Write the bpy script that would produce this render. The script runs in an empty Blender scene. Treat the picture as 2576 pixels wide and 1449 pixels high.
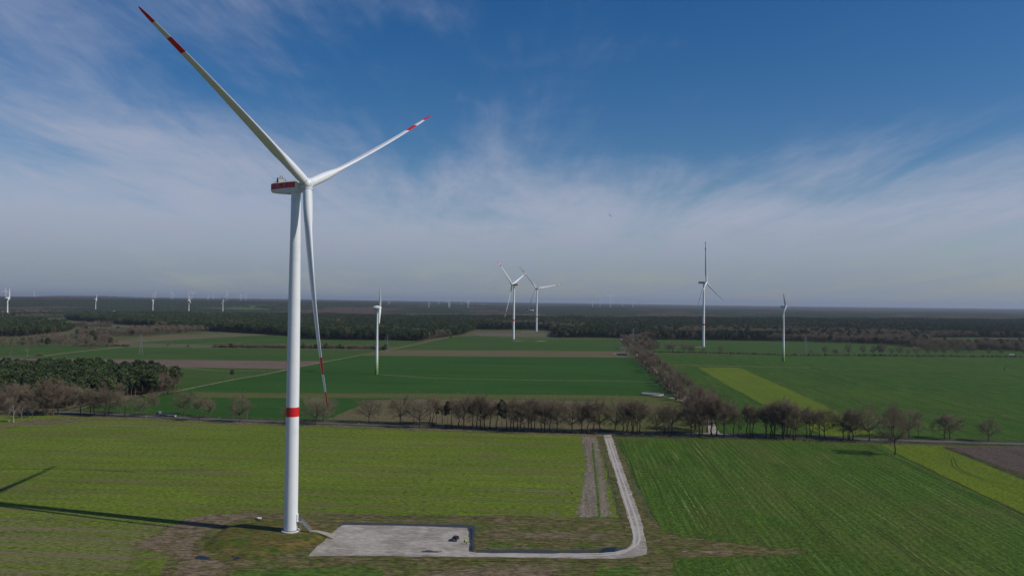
import bpy, bmesh, math, random
import numpy as np
from mathutils import Vector, Matrix
R_ = math.radians
random.seed(7); rng = np.random.default_rng(7)
S = bpy.context.scene
C = S.collection

# ---------------------------------------------------------------- camera, sky, sun, exposure
CAM_H, FPX, PW, PH = 83.0, 2003.0, 2576.0, 1449.0
PITCH, ROLL = R_(1.015), R_(0.65)
cam_d = bpy.data.cameras.new('camera'); cam = bpy.data.objects.new('camera', cam_d); C.objects.link(cam)
CM = Matrix.Rotation(math.pi/2 + PITCH, 4, 'X') @ Matrix.Rotation(ROLL, 4, 'Z')
cam.matrix_world = Matrix.Translation((0, 0, CAM_H)) @ CM
cam_d.sensor_width = 36.0; cam_d.lens = FPX/PW*36.0
cam_d.clip_start = 1.0; cam_d.clip_end = 200000.0
S.camera = cam
SUN_AZ, SUN_EL = R_(16.5), R_(39.5)      # the sun stands to the right and a little behind the camera
sun_dir = Vector((math.cos(SUN_AZ)*math.cos(SUN_EL), -math.sin(SUN_AZ)*math.cos(SUN_EL), math.sin(SUN_EL)))

W = bpy.data.worlds.new('World'); S.world = W; W.use_nodes = True
nt = W.node_tree; nt.nodes.clear()
def wn(t, **k):
    n = nt.nodes.new(t)
    for a, b in k.items(): setattr(n, a, b)
    return n
def wmath(op, a, b=None, c=None):
    n = wn('ShaderNodeMath', operation=op)
    for i, v in enumerate((a, b, c)):
        if v is None: continue
        if isinstance(v, (int, float)): n.inputs[i].default_value = v
        else: nt.links.new(v, n.inputs[i])
    return n.outputs[0]
sky = wn('ShaderNodeTexSky', sky_type='NISHITA', sun_disc=False)
sky.sun_elevation = SUN_EL; sky.sun_rotation = R_(106.5)
sky.altitude = 100; sky.air_density = 1.0; sky.dust_density = 0.6; sky.ozone_density = 3.0
hs = wn('ShaderNodeHueSaturation'); hs.inputs['Hue'].default_value = 0.507; hs.inputs['Saturation'].default_value = 1.40; hs.inputs['Value'].default_value = 0.92
nt.links.new(sky.outputs[0], hs.inputs['Color'])
bg = wn('ShaderNodeBackground'); bg.inputs['Strength'].default_value = 0.08
nt.links.new(hs.outputs[0], bg.inputs[0])
tc = wn('ShaderNodeTexCoord'); sx = wn('ShaderNodeSeparateXYZ'); nt.links.new(tc.outputs['Generated'], sx.inputs[0])
dz = wmath('MAXIMUM', sx.outputs[2], 0.0)
den = wmath('ADD', dz, 0.09)
px_, py_ = wmath('DIVIDE', sx.outputs[0], den), wmath('DIVIDE', sx.outputs[1], den)
cx = wn('ShaderNodeCombineXYZ'); nt.links.new(px_, cx.inputs[0]); nt.links.new(py_, cx.inputs[1])
def wnoise(scale, sx_, sy_, rot, detail=7, rough=.6, dist=0., off=0.):
    m = wn('ShaderNodeMapping'); nt.links.new(cx.outputs[0], m.inputs[0])
    m.inputs['Rotation'].default_value = (0, 0, R_(rot)); m.inputs['Scale'].default_value = (sx_, sy_, 1); m.inputs['Location'].default_value = (off, off*.7, off)
    n = wn('ShaderNodeTexNoise'); n.inputs['Scale'].default_value = scale; n.inputs['Detail'].default_value = detail
    n.inputs['Roughness'].default_value = rough; n.inputs['Distortion'].default_value = dist
    nt.links.new(m.outputs[0], n.inputs['Vector']); return n.outputs[0]
def smooth(v, a, b):
    n = wn('ShaderNodeMapRange', interpolation_type='SMOOTHSTEP'); n.inputs[1].default_value = a; n.inputs[2].default_value = b
    nt.links.new(v, n.inputs[0]); return n.outputs[0]
n1 = wnoise(0.85, 1.0, 0.50, 15, 9, .60, .6, 3.1)      # broad sheets of thin cirrus
n2 = wnoise(1.9, 1.0, 0.22, 58, 10, .66, .5, 8.3)      # combed streaks
n3 = wnoise(0.30, 1.0, 1.0, 0, 3, .5, .2, 1.7)
n4 = wnoise(4.2, 1.0, 0.6, 30, 9, .7, .8, 5.9)         # fine mottling
veil = wn('ShaderNodeMapRange', interpolation_type='SMOOTHSTEP')
veil.inputs[1].default_value = 0.27; veil.inputs[2].default_value = 0.05; nt.links.new(sx.outputs[2], veil.inputs[0])
left = wmath('MULTIPLY_ADD', sx.outputs[0], -0.17, 0.0)
tot = wmath('ADD', wmath('MULTIPLY', n1, 0.95), wmath('MULTIPLY', n2, 0.78))
tot = wmath('ADD', tot, wmath('MULTIPLY', n3, 0.40))
tot = wmath('ADD', tot, wmath('MULTIPLY', n4, 0.22))
tot = wmath('ADD', tot, wmath('MULTIPLY', veil.outputs[0], 0.62))
tot = wmath('ADD', tot, left)
high = wn('ShaderNodeMapRange', interpolation_type='SMOOTHSTEP'); high.inputs[1].default_value = .34; high.inputs[2].default_value = .60; nt.links.new(sx.outputs[2], high.inputs[0])
tot = wmath('MULTIPLY_ADD', high.outputs[0], -.8, tot)
mask = wmath('MULTIPLY', smooth(tot, 1.18, 1.92), 0.92)
bgc = wn('ShaderNodeBackground'); bgc.inputs['Strength'].default_value = 1.0
ccol = wn('ShaderNodeMix', data_type='RGBA'); ccol.inputs[6].default_value = (0.385, 0.420, 0.535, 1); ccol.inputs[7].default_value = (0.240, 0.285, 0.350, 1)
low = wn('ShaderNodeMapRange', interpolation_type='SMOOTHSTEP'); low.inputs[1].default_value = 0.12; low.inputs[2].default_value = 0.0
nt.links.new(sx.outputs[2], low.inputs[0]); nt.links.new(low.outputs[0], ccol.inputs[0])
nt.links.new(ccol.outputs[2], bgc.inputs[0])
mx = wn('ShaderNodeMixShader'); nt.links.new(mask, mx.inputs[0]); nt.links.new(bg.outputs[0], mx.inputs[1]); nt.links.new(bgc.outputs[0], mx.inputs[2])
wo = wn('ShaderNodeOutputWorld'); nt.links.new(mx.outputs[0], wo.inputs[0])

sl = bpy.data.lights.new('sun', 'SUN'); sl.energy = 3.25; sl.angle = R_(0.5); sl.color = (1.0, 0.955, 0.89)
so = bpy.data.objects.new('sun', sl); C.objects.link(so); so.rotation_euler = sun_dir.to_track_quat('Z', 'Y').to_euler()
S.view_settings.view_transform = 'Standard'; S.view_settings.look = 'None'; S.view_settings.gamma = 1.0
S.view_settings.use_curve_mapping = False; S.view_settings.exposure = 0.0
S.render.engine = 'CYCLES'
S.cycles.max_bounces = 6; S.cycles.volume_bounces = 0; S.cycles.transparent_max_bounces = 8

HAZE = 3.4e-5
# ---------------------------------------------------------------- helpers
def G(u, v, z=0.0):
    """ground point seen at picture position u, v (2576 x 1449 grid)"""
    d = CM.to_3x3() @ Vector(((u-PW/2)/FPX, -(v-PH/2)/FPX, -1.0))
    t = (z-CAM_H)/d.z
    return Vector((d.x*t, d.y*t, z))
def hor(u): return 745.35 + u*(774.6-745.35)/2576.0
def Z1(x, y): return ((x/3.22)/1.19216, (860+y/3.22)/1.19216)          # notes taken on enlarged crops -> grid
def Z2(x, y): return ((800+x/3.22)/1.19216, (860+y/3.22)/1.19216)
def Z3(x, y): return ((1600+x/3.22)/1.19216, (860+y/3.22)/1.19216)
def Z4(x, y): return ((2271+x/3.22)/1.19216, (860+y/3.22)/1.19216)
def scale_at(u, v): return CAM_H/(v-hor(u))                              # metres per grid pixel at that ground point

def tag(o, label=None, cat=None, group=None, kind=None):
    if label: o['label'] = label
    if cat: o['category'] = cat
    if group: o['group'] = group
    if kind: o['kind'] = kind
    return o
def thing(name, label, cat, loc=(0, 0, 0), rotz=0.0, group=None):
    o = bpy.data.objects.new(name, None); C.objects.link(o); o.empty_display_size = 0.5
    o.location = loc; o.rotation_euler = (0, 0, rotz)
    return tag(o, label, cat, group)
def link(name, me, parent=None, loc=None, rot=None):
    o = bpy.data.objects.new(name, me); C.objects.link(o)
    if parent: o.parent = parent
    if loc is not None: o.location = loc
    if rot is not None: o.rotation_euler = rot
    return o
KIDS = {}
def kids(o):
    return [c for c in bpy.data.objects if c.parent == o]
def dup(root, loc, rotz=0.0, scale=1.0, label=None, group=None, tree=None):
    r = root.copy(); C.objects.link(r); r.location = loc; r.rotation_euler = (0, 0, rotz)
    r.scale = scale if isinstance(scale, tuple) else (scale,)*3
    if label: r['label'] = label
    if group: r['group'] = group
    for ch, gs in (tree if tree is not None else [(c, kids(c)) for c in kids(root)]):
        c = ch.copy(); C.objects.link(c); c.parent = r
        for g in gs:
            d = g.copy(); C.objects.link(d); d.parent = c
    return r

class MB:
    """collects vertices and faces and links them as ONE mesh object"""
    def __init__(s): s.v = []; s.f = []; s.m = []; s.n = 0
    def add(s, vs, fs, mi=0):
        s.v.extend([tuple(map(float, p)) for p in vs]); s.f.extend([tuple(i+s.n for i in f) for f in fs]); s.m.extend([mi]*len(fs)); s.n += len(vs)
    def box(s, c, d, mi=0, rz=0.0, taper=1.0):
        hx, hy, hz = d[0]/2, d[1]/2, d[2]/2; vs = []
        for z, t in ((-hz, 1.0), (hz, taper)):
            for x, y in ((-hx, -hy), (hx, -hy), (hx, hy), (-hx, hy)):
                x2, y2 = x*t, y*t
                vs.append((c[0]+x2*math.cos(rz)-y2*math.sin(rz), c[1]+x2*math.sin(rz)+y2*math.cos(rz), c[2]+z))
        s.add(vs, [(3, 2, 1, 0), (4, 5, 6, 7), (0, 1, 5, 4), (1, 2, 6, 5), (2, 3, 7, 6), (3, 0, 4, 7)], mi)
    def tube(s, p0, p1, r0, r1=None, n=6, mi=0, cap=True):
        r1 = r0 if r1 is None else r1
        p0, p1 = Vector(p0), Vector(p1); d = (p1-p0).normalized()
        a = d.orthogonal().normalized(); b = d.cross(a); vs = []
        for p, r in ((p0, r0), (p1, r1)):
            for k in range(n):
                t = 2*math.pi*k/n; vs.append(p+(a*math.cos(t)+b*math.sin(t))*r)
        fs = [(k, (k+1) % n, n+(k+1) % n, n+k) for k in range(n)]
        if cap: fs += [tuple(range(n))[::-1], tuple(range(n, 2*n))]
        s.add(vs, fs, mi)
    def loft(s, rings, mi=0, cap=True, mids=None):
        n = len(rings[0]); vs = [p for r in rings for p in r]; base = s.n; fs = []; ms = []
        for i in range(len(rings)-1):
            for k in range(n):
                fs.append((i*n+k, i*n+(k+1) % n, (i+1)*n+(k+1) % n, (i+1)*n+k)); ms.append(mids[i] if mids else mi)
        if cap:
            fs.append(tuple(range(n))[::-1]); ms.append(ms[0]); fs.append(tuple(range((len(rings)-1)*n, len(rings)*n))); ms.append(ms[-1])
        s.v.extend([tuple(map(float, p)) for p in vs]); s.f.extend([tuple(i+base for i in f) for f in fs]); s.m.extend(ms); s.n += len(vs)
    def lathe(s, prof, n=32, mi=0, cap=True, c=(0, 0), mids=None):
        s.loft([[(c[0]+r*math.cos(2*math.pi*k/n), c[1]+r*math.sin(2*math.pi*k/n), z) for k in range(n)] for r, z in prof], mi, cap, mids)
    def mesh(s, name, mats, smooth=True, sharp=35):
        me = bpy.data.meshes.new(name); me.from_pydata(s.v, [], s.f)
        for m in (mats if isinstance(mats, (list, tuple)) else [mats]): me.materials.append(m)
        me.polygons.foreach_set('material_index', s.m)
        if smooth:
            me.polygons.foreach_set('use_smooth', [True]*len(me.polygons))
            me.set_sharp_from_angle(angle=R_(sharp))
        me.update(); return me
    def build(s, name, mats, parent=None, loc=None, rot=None, smooth=True, sharp=35):
        return link(name, s.mesh(name, mats, smooth, sharp), parent, loc, rot)

# ---------------------------------------------------------------- materials
class NT:
    def __init__(s, name):
        s.mat = bpy.data.materials.new(name); s.mat.use_nodes = True; s.t = s.mat.node_tree
        s.bsdf = s.t.nodes['Principled BSDF']
    def n(s, t, **k):
        n = s.t.nodes.new(t)
        for a, b in k.items(): setattr(n, a, b)
        return n
    def l(s, a, b): s.t.links.new(a, b)
    def math(s, op, a, b=None, c=None):
        n = s.n('ShaderNodeMath', operation=op)
        for i, v in enumerate((a, b, c)):
            if v is None: continue
            if isinstance(v, (int, float)): n.inputs[i].default_value = v
            else: s.l(v, n.inputs[i])
        return n.outputs[0]
    def mix(s, f, a, b, blend='MIX'):
        n = s.n('ShaderNodeMix', data_type='RGBA', blend_type=blend)
        for i, v in ((0, f), (6, a), (7, b)):
            if isinstance(v, (int, float)): n.inputs[i].default_value = v
            elif isinstance(v, tuple): n.inputs[i].default_value = (*v[:3], 1)
            else: s.l(v, n.inputs[i])
        return n.outputs[2]
    def pos(s, rot=0.0, scale=(1, 1, 1), obj=False):
        src = s.n('ShaderNodeTexCoord').outputs['Object'] if obj else s.n('ShaderNodeNewGeometry').outputs['Position']
        m = s.n('ShaderNodeMapping', vector_type='POINT')
        r = s.n('ShaderNodeVectorRotate', rotation_type='Z_AXIS'); r.inputs['Angle'].default_value = -rot
        s.l(src, r.inputs['Vector']); s.l(r.outputs[0], m.inputs[0]); m.inputs['Scale'].default_value = scale
        return m.outputs[0]
    def noise(s, vec, scale=1.0, detail=4, rough=.55, dist=0.0):
        n = s.n('ShaderNodeTexNoise'); n.inputs['Scale'].default_value = scale; n.inputs['Detail'].default_value = detail
        n.inputs['Roughness'].default_value = rough; n.inputs['Distortion'].default_value = dist
        s.l(vec, n.inputs['Vector']); return n.outputs[0]
    def ramp(s, v, a, b, lo=0.0, hi=1.0):
        n = s.n('ShaderNodeMapRange', interpolation_type='SMOOTHSTEP')
        for i, x in enumerate((a, b, lo, hi)): n.inputs[i+1].default_value = x
        s.l(v, n.inputs[0]); return n.outputs[0]
    def col(s, c):
        if isinstance(c, tuple): s.bsdf.inputs['Base Color'].default_value = (*c[:3], 1)
        else: s.l(c, s.bsdf.inputs['Base Color'])
    def bump(s, h, strength=.5, dist=.2):
        b = s.n('ShaderNodeBump'); b.inputs['Strength'].default_value = strength; b.inputs['Distance'].default_value = dist
        s.l(h, b.inputs['Height']); s.l(b.outputs[0], s.bsdf.inputs['Normal'])
    def set(s, rough=.8, spec=.2, metal=0.0):
        s.bsdf.inputs['Roughness'].default_value = rough; s.bsdf.inputs['Specular IOR Level'].default_value = spec; s.bsdf.inputs['Metallic'].default_value = metal
        return s.mat
def plain(name, c, rough=.6, spec=.3, metal=0.0, var=.12, scale=3.0):
    m = NT(name); p = m.pos(obj=True); n = m.noise(p, scale, 5, .6)
    m.col(m.mix(n, tuple(x*(1-var) for x in c), tuple(min(1, x*(1+var)) for x in c)))
    return m.set(rough, spec, metal)
GA = R_(-4.34)           # the field grid: rows run along this azimuth (clockwise from +Y), headlands across it
def soften(m):
    """sheets with a worn border: they break up into specks towards their edge"""
    e = m.n('ShaderNodeAttribute', attribute_name='edge').outputs['Fac']; p = m.pos()
    n = m.math('ADD', m.math('MULTIPLY', m.noise(p, 1/7, 6, .7, .5), .62), m.math('MULTIPLY', m.noise(m.pos(GA+math.pi/2, (1/.9, 1/9, 1)), 1.0, 4, .6), .38))
    al = m.ramp(m.math('SUBTRACT', m.math('MULTIPLY_ADD', e, .55, .22), n), -.03, .05)
    tr = m.n('ShaderNodeBsdfTransparent'); mx_ = m.n('ShaderNodeMixShader'); out = m.t.nodes['Material Output']
    m.l(al, mx_.inputs[0]); m.l(tr.outputs[0], mx_.inputs[1]); m.l(m.bsdf.outputs[0], mx_.inputs[2]); m.l(mx_.outputs[0], out.inputs['Surface'])
def field(name, c1, c2, soil=(.15, .115, .085), soil_amt=0.3, along=True, row=1.6, row_amt=.35, fleck=0.0, fleck_col=(.30, .32, .11), tram=0.0, patch=60, soil_streak=True, streak_len=.02, grain=.8, soil_op=.85, soft=False, drill=0.0):
    m = NT(name)
    rot = GA if along else GA + math.pi/2
    big = m.noise(m.pos(rot, (1/patch, 1/(patch*1.6), 1)), 1.0, 6, .6, .6)
    col = m.mix(m.ramp(big, .34, .66), c1, c2)
    # crop rows: long noise, drawn out along the row
    st = m.noise(m.pos(rot, (1/row, streak_len, 1)), 1.0, 4, .62)
    st2 = m.noise(m.pos(rot, (1/(row*5), streak_len*.35, 1)), 1.0, 5, .62)
    st3 = m.noise(m.pos(rot, (1/(row*1.6), streak_len*1.8, 1)), 1.0, 3, .6)
    rowv = m.math('ADD', m.math('MULTIPLY', st, .55), m.math('MULTIPLY', st2, .5))
    col = m.mix(m.math('MULTIPLY', m.ramp(rowv, .44, .68), row_amt), col, tuple(x*.5 for x in c1), 'MIX')
    col = m.mix(m.math('MULTIPLY', m.ramp(st3, .50, .66), row_amt*.55), col, tuple(min(1, x*1.45) for x in c2), 'MIX')
    fine = m.noise(m.pos(rot, (1/1.1, 1/2.2, 1)), 1.0, 7, .78)
    col = m.mix(grain, col, m.mix(m.ramp(fine, .32, .68), (.30, .32, .30), (1.72, 1.70, 1.66)), 'MULTIPLY')
    if soil_amt > 0:
        if soil_streak: sv = m.noise(m.pos(rot, (1/7, 1/80, 1)), 1.0, 8, .68, .8)
        else: sv = m.noise(m.pos(rot, (1/34, 1/60, 1)), 1.0, 7, .62, .8)
        sm = m.ramp(m.math('ADD', sv, m.math('MULTIPLY', m.math('SUBTRACT', fine, .5), .5)), .64-.34*soil_amt, .86-.24*soil_amt)
        col = m.mix(m.math('MULTIPLY', sm, soil_op), col, m.mix(fine, tuple(x*.55 for x in soil), tuple(x*1.45 for x in soil)))
    p = m.pos(rot, (1, 1, 1)); sp = m.n('ShaderNodeSeparateXYZ'); m.l(p, sp.inputs[0])
    if tram > 0:
        wob = m.noise(m.pos(rot, (.01, .01, 1)), 1.0, 2)
        xx = m.math('ADD', sp.outputs[0], m.math('MULTIPLY', wob, 3.0))
        f = m.math('FRACT', m.math('DIVIDE', xx, 21.0))
        a = m.math('LESS_THAN', m.math('ABSOLUTE', m.math('SUBTRACT', f, .45)), .011)
        b = m.math('LESS_THAN', m.math('ABSOLUTE', m.math('SUBTRACT', f, .54)), .011)
        brk = m.ramp(m.noise(m.pos(rot, (1/20, 1/120, 1)), 1.0, 3), .36, .6)
        col = m.mix(m.math('MULTIPLY', m.math('MULTIPLY', m.math('ADD', a, b), brk), tram), col, tuple(x*.3 for x in c1))
    if drill > 0:
        wb = m.noise(m.pos(rot, (.05, .012, 1)), 1.0, 3)
        fr = m.math('FRACT', m.math('DIVIDE', m.math('ADD', sp.outputs[0], m.math('MULTIPLY', wb, 2.2)), 3.1))
        ln = m.ramp(m.math('ABSOLUTE', m.math('SUBTRACT', fr, .5)), .16, .34)
        br = m.ramp(m.noise(m.pos(rot, (1/6, 1/45, 1)), 1.0, 5, .65), .36, .66)
        col = m.mix(m.math('MULTIPLY', m.math('MULTIPLY', m.math('SUBTRACT', 1.0, ln), br), drill), col, tuple(min(1, x*2.3+.02) for x in c2))
        col = m.mix(m.math('MULTIPLY', ln, drill*.45), col, tuple(x*.5 for x in c1))
    if fleck > 0:
        fl = m.noise(m.pos(rot, (1/.95, 1/60, 1)), 1.0, 2, .5)
        reg = m.noise(m.pos(rot, (1/14, 1/80, 1)), 1.0, 5, .6)
        brk2 = m.noise(m.pos(rot, (1/.9, 1/3.2, 1)), 1.0, 3, .6)
        msk = m.math('MULTIPLY', m.math('MULTIPLY', m.ramp(fl, .57, .66), m.ramp(reg, .40, .62)), m.ramp(brk2, .42, .60))
        col = m.mix(m.math('MULTIPLY', msk, fleck), col, fleck_col)
    m.col(col); m.bump(m.math('ADD', fine, m.math('MULTIPLY', st, .8)), .45, .25)
    if soft: soften(m)
    return m.set(.95, .08)
def ground_mat(name, c1, c2, c3, scale=.2, big=1/40, rough=.95, bump=.4, soft=False, grain=.85):
    m = NT(name); p = m.pos(); q = m.pos(GA+math.pi/2, (1, .35, 1))
    a = m.noise(p, big, 7, .66, .6); f = m.noise(q, scale, 8, .74, .3)
    col = m.mix(m.ramp(a, .38, .60), c1, c2)
    col = m.mix(m.ramp(f, .44, .62), col, c3)
    g = m.noise(q, .9, 6, .78)
    col = m.mix(grain, col, m.mix(m.ramp(g, .32, .68), (.25, .25, .25), (1.8, 1.78, 1.72)), 'MULTIPLY')
    m.col(col); m.bump(m.math('ADD', f, g), bump, .3)
    if soft: soften(m)
    return m.set(rough, .1)

M = {}
M['lime'] = field('spring crop', (.106, .150, .016), (.126, .170, .020), soil=(.15, .115, .06), soil_amt=.50, along=False, row=1.7, row_amt=.42, patch=45, grain=.85, streak_len=.016)
M['lime_worn'] = field('spring crop with bare soil', (.102, .142, .016), (.120, .160, .020), soil=(.175, .135, .085), soil_amt=.82, along=False, row=1.5, row_amt=.5, patch=30, grain=.95, soft=True)
M['deep'] = field('deep green winter crop', (.026, .078, .010), (.034, .088, .013), soil_amt=0.0, along=False, row=7, row_amt=.34, patch=120, streak_len=.004, grain=.6)
M['mid'] = field('green cereal crop', (.044, .097, .009), (.060, .102, .013), soil=(.105, .092, .030), soil_amt=.62, along=True, row=1.6, row_amt=.55, fleck=.6, tram=.8, patch=70, soil_streak=False, soil_op=.42, grain=.95, drill=.17)
M['right'] = field('far green cereal crop', (.034, .083, .007), (.047, .092, .009), soil=(.12, .115, .035), soil_amt=.30, along=True, row=3.4, row_amt=.5, fleck=.45, tram=.9, patch=160, soil_streak=False, soil_op=.4, drill=.16)
M['strip'] = field('yellow green strip', (.118, .156, .010), (.098, .142, .011), soil=(.15, .13, .05), soil_amt=.30, along=True, row=2.4, row_amt=.35, tram=.6, patch=60, soil_op=.5)
M['green'] = field('mid green crop', (.040, .086, .013), (.053, .093, .018), soil=(.12, .11, .055), soil_amt=.32, along=False, row=7, row_amt=.35, patch=150, streak_len=.004, soil_op=.5)
M['pale'] = field('pale meadow', (.085, .108, .042), (.105, .112, .055), soil=(.15, .125, .08), soil_amt=.5, along=False, row=8, row_amt=.3, patch=150)
M['olive'] = field('olive meadow', (.080, .105, .022), (.105, .100, .032), soil=(.13, .10, .045), soil_amt=.45, along=False, row=4, row_amt=.3, patch=50)
M['olive_soft'] = field('olive meadow edge', (.080, .105, .022), (.105, .100, .032), soil=(.13, .10, .045), soil_amt=.45, along=False, row=4, row_amt=.3, patch=50, soft=True)
M['plough'] = field('ploughed soil', (.145, .102, .080), (.165, .118, .094), soil_amt=0, along=False, row=2.2, row_amt=.35, patch=60)
M['stubble'] = field('brown stubble', (.138, .110, .058), (.118, .104, .046), soil=(.15, .108, .068), soil_amt=.5, along=False, row=3, row_amt=.35, patch=70)
M['dark_plough'] = field('dark ploughed soil', (.088, .064, .052), (.10, .074, .06), soil_amt=0, along=True, row=2.0, row_amt=.45, patch=40)
M['bare'] = field('bare sandy soil', (.190, .152, .120), (.225, .182, .146), soil=(.105, .125, .025), soil_amt=.55, along=True, row=1.3, row_amt=.5, patch=24, soft=True)
M['ground'] = ground_mat('rough meadow', (.075, .095, .030), (.105, .095, .045), (.055, .070, .025), .08, 1/160)
M['verge'] = ground_mat('rough verge', (.082, .076, .022), (.072, .092, .018), (.150, .115, .062), .30, 1/16)
M['verge_soft'] = ground_mat('rough verge edge', (.082, .076, .022), (.078, .084, .020), (.150, .115, .062), .30, 1/16, soft=True)
M['mound'] = ground_mat('mown mound turf', (.098, .080, .018), (.060, .092, .014), (.135, .098, .036), .16, 1/11, bump=.3, grain=.7)
M['dry'] = ground_mat('dry stubble earth', (.185, .140, .096), (.150, .110, .070), (.105, .090, .040), .35, 1/9, soft=True)
M['edge'] = ground_mat('worn field edge', (.165, .125, .080), (.135, .108, .060), (.085, .088, .03), .35, 1/8, soft=True)
M['edge_hard'] = ground_mat('worn road edge', (.165, .125, .080), (.135, .108, .060), (.085, .088, .03), .35, 1/8)
M['tuft'] = ground_mat('fresh green tufts', (.060, .120, .016), (.085, .125, .022), (.050, .090, .014), .4, 1/8, soft=True)
M['sand'] = ground_mat('sandy scrape', (.30, .24, .17), (.24, .19, .13), (.16, .14, .07), .4, 1/8, soft=True)
M['track'] = ground_mat('sandy farm track', (.24, .21, .13), (.20, .18, .10), (.13, .13, .06), .3, 1/30)
M['roadside'] = ground_mat('dark roadside grass', (.050, .062, .018), (.075, .070, .025), (.035, .035, .018), .25, 1/12)  # dark green and brown grass of the road margins and the field ditch
M['gravel'] = None
def gravel():
    m = NT('pale gravel'); p = m.pos(); q = m.pos(GA+math.pi/2, (1, .3, 1))
    a = m.noise(p, 1/14, 8, .68, .5); b = m.noise(m.pos(GA+math.pi/2, (1/1.1, 1/22, 1)), 1.0, 6, .65, .5); f = m.noise(q, 1.1, 7, .8)
    col = m.mix(m.ramp(a, .40, .60), (.265, .232, .192), (.385, .343, .288))
    col = m.mix(m.math('MULTIPLY', m.ramp(b, .50, .66), .55), col, (.47, .425, .365))
    col = m.mix(.8, col, m.mix(m.ramp(f, .3, .7), (.55, .55, .55), (1.42, 1.42, 1.42)), 'MULTIPLY')
    d = m.noise(q, 1/7, 7, .68, 1.0)
    col = m.mix(m.math('MULTIPLY', m.ramp(d, .60, .70), .6), col, (.19, .145, .10))
    m.col(col); m.bump(f, .35, .08); return m.set(.95, .1)
M['gravel'] = gravel()
M['wheel'] = plain('compacted gravel wheel track', (.46, .42, .375), .95, .1, var=.18, scale=.6)
def asphalt():
    m = NT('asphalt'); p = m.pos(); a = m.noise(p, .09, 5); f = m.noise(p, 2.5, 5, .7)
    m.col(m.mix(.5, m.mix(a, (.080, .083, .084), (.118, .119, .116)), m.mix(f, (.7, .7, .7), (1.3, 1.3, 1.3)), 'MULTIPLY')); return m.set(.85, .25)
M['asphalt'] = asphalt()
M['rut'] = plain('dark damp soil', (.045, .048, .016), .95, .05, var=.4, scale=.3)
def water():
    m = NT('ditch water'); p = m.pos(); n = m.noise(p, 1.4, 3); m.bump(n, .03, .05)
    m.col((.010, .013, .018)); soften(m); return m.set(.22, .10)
M['water'] = water()
def wet():
    m = NT('wet dark ditch bank'); p = m.pos(); n = m.noise(p, .5, 6, .7)
    m.col(m.mix(n, (.018, .023, .032), (.085, .085, .080))); m.bump(n, .4, .2); soften(m); return m.set(.5, .15)
M['wet'] = wet()
def paint(name, c, grime=(.55, .56, .55), amt=.24, rough=.40):
    m = NT(name); n = m.noise(m.pos(obj=True, scale=(.9, .9, .035)), 1.0, 6, .65); n2 = m.noise(m.pos(obj=True), .25, 5, .6)
    f = m.math('MULTIPLY', m.math('ADD', m.ramp(n, .45, .78), m.ramp(n2, .5, .8)), amt)
    m.col(m.mix(f, c, tuple(a*b for a, b in zip(c, grime)))); return m.set(rough, .45)
M['white'] = paint('white turbine paint', (.76, .775, .775))
M['white2'] = paint('weathered white turbine paint', (.74, .755, .735), amt=.25, rough=.45)
M['red'] = paint('signal red paint', (.62, .012, .014), (.8, .8, .8), .2, .4)
M['seam'] = plain('dark gap', (.06, .065, .07), .7)
M['steel'] = plain('galvanised steel', (.42, .45, .47), .45, .5, .6, .15, 2)
M['pylon'] = plain('grey lattice steel', (.24, .26, .26), .6, .4, .2, .15, 1)
M['cooler'] = plain('cooler grid', (.34, .32, .27), .7, .2)
M['navy'] = plain('navy lettering', (.018, .020, .075), .6)
M['pale_letter'] = plain('pale lettering', (.28, .29, .40), .6)
M['concrete'] = plain('light concrete', (.55, .55, .53), .9, .1, var=.15, scale=1.2)
M['black'] = plain('black car paint', (.012, .013, .015), .22, .6)
M['glass'] = plain('dark glass', (.010, .012, .014), .06, .6)
M['tyre'] = plain('tyre rubber', (.018, .018, .018), .85, .2)
M['rim'] = plain('alloy', (.45, .46, .47), .35, .5, .7)
M['rear_light'] = plain('red lamp glass', (.30, .012, .012), .2, .5)
M['plate'] = plain('white plate', (.78, .78, .75), .4, .3)
M['skin'] = plain('skin', (.50, .33, .25), .55, .3)
M['hair'] = plain('brown hair', (.055, .035, .022), .7, .2)
M['vest'] = plain('fluorescent yellow cloth', (.55, .86, .10), .8, .1)
M['trouser'] = plain('dark trousers', (.018, .018, .020), .9, .1)
M['shoe'] = plain('black boots', (.015, .014, .013), .7, .2)
M['cab'] = plain('lorry cab paint', (.13, .15, .19), .35, .5)
M['white_box'] = plain('white tarpaulin', (.45, .48, .48), .6, .3)
M['steel_dark'] = plain('dark chassis', (.05, .055, .065), .6, .4)
M['green_box'] = plain('dark green cladding', (.030, .055, .050), .6, .3)
M['kiosk'] = plain('cream cabinet', (.58, .58, .52), .6, .3)
M['roof_grey'] = plain('grey roof sheet', (.34, .36, .35), .6, .3)
M['roof_red'] = plain('red roof tiles', (.25, .09, .06), .8, .1)
M['tank'] = plain('grey concrete tank wall', (.32, .31, .30), .9, .1)
M['slurry'] = plain('pale tank cover', (.19, .178, .168), .8, .2)
M['post'] = plain('white post', (.75, .75, .72), .6)
M['bird'] = plain('dark feathers', (.02, .018, .016), .8)
M['hide'] = plain('dark timber', (.05, .06, .055), .8)
def bark(name, c, v=.35):
    m = NT(name); n = m.noise(m.pos(obj=True, scale=(3, 3, .8)), 1.0, 6, .7)
    oi = m.n('ShaderNodeObjectInfo'); k = m.math('MULTIPLY_ADD', oi.outputs['Random'], .5, .75)
    col = m.mix(n, tuple(x*(1-v) for x in c), tuple(x*(1+v) for x in c))
    vm = m.n('ShaderNodeVectorMath', operation='SCALE'); m.l(col, vm.inputs[0]); m.l(k, vm.inputs['Scale'])
    m.col(vm.outputs[0]); return m.set(.95, .05)
M['bark'] = bark('dark bark', (.080, .064, .048))
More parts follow.
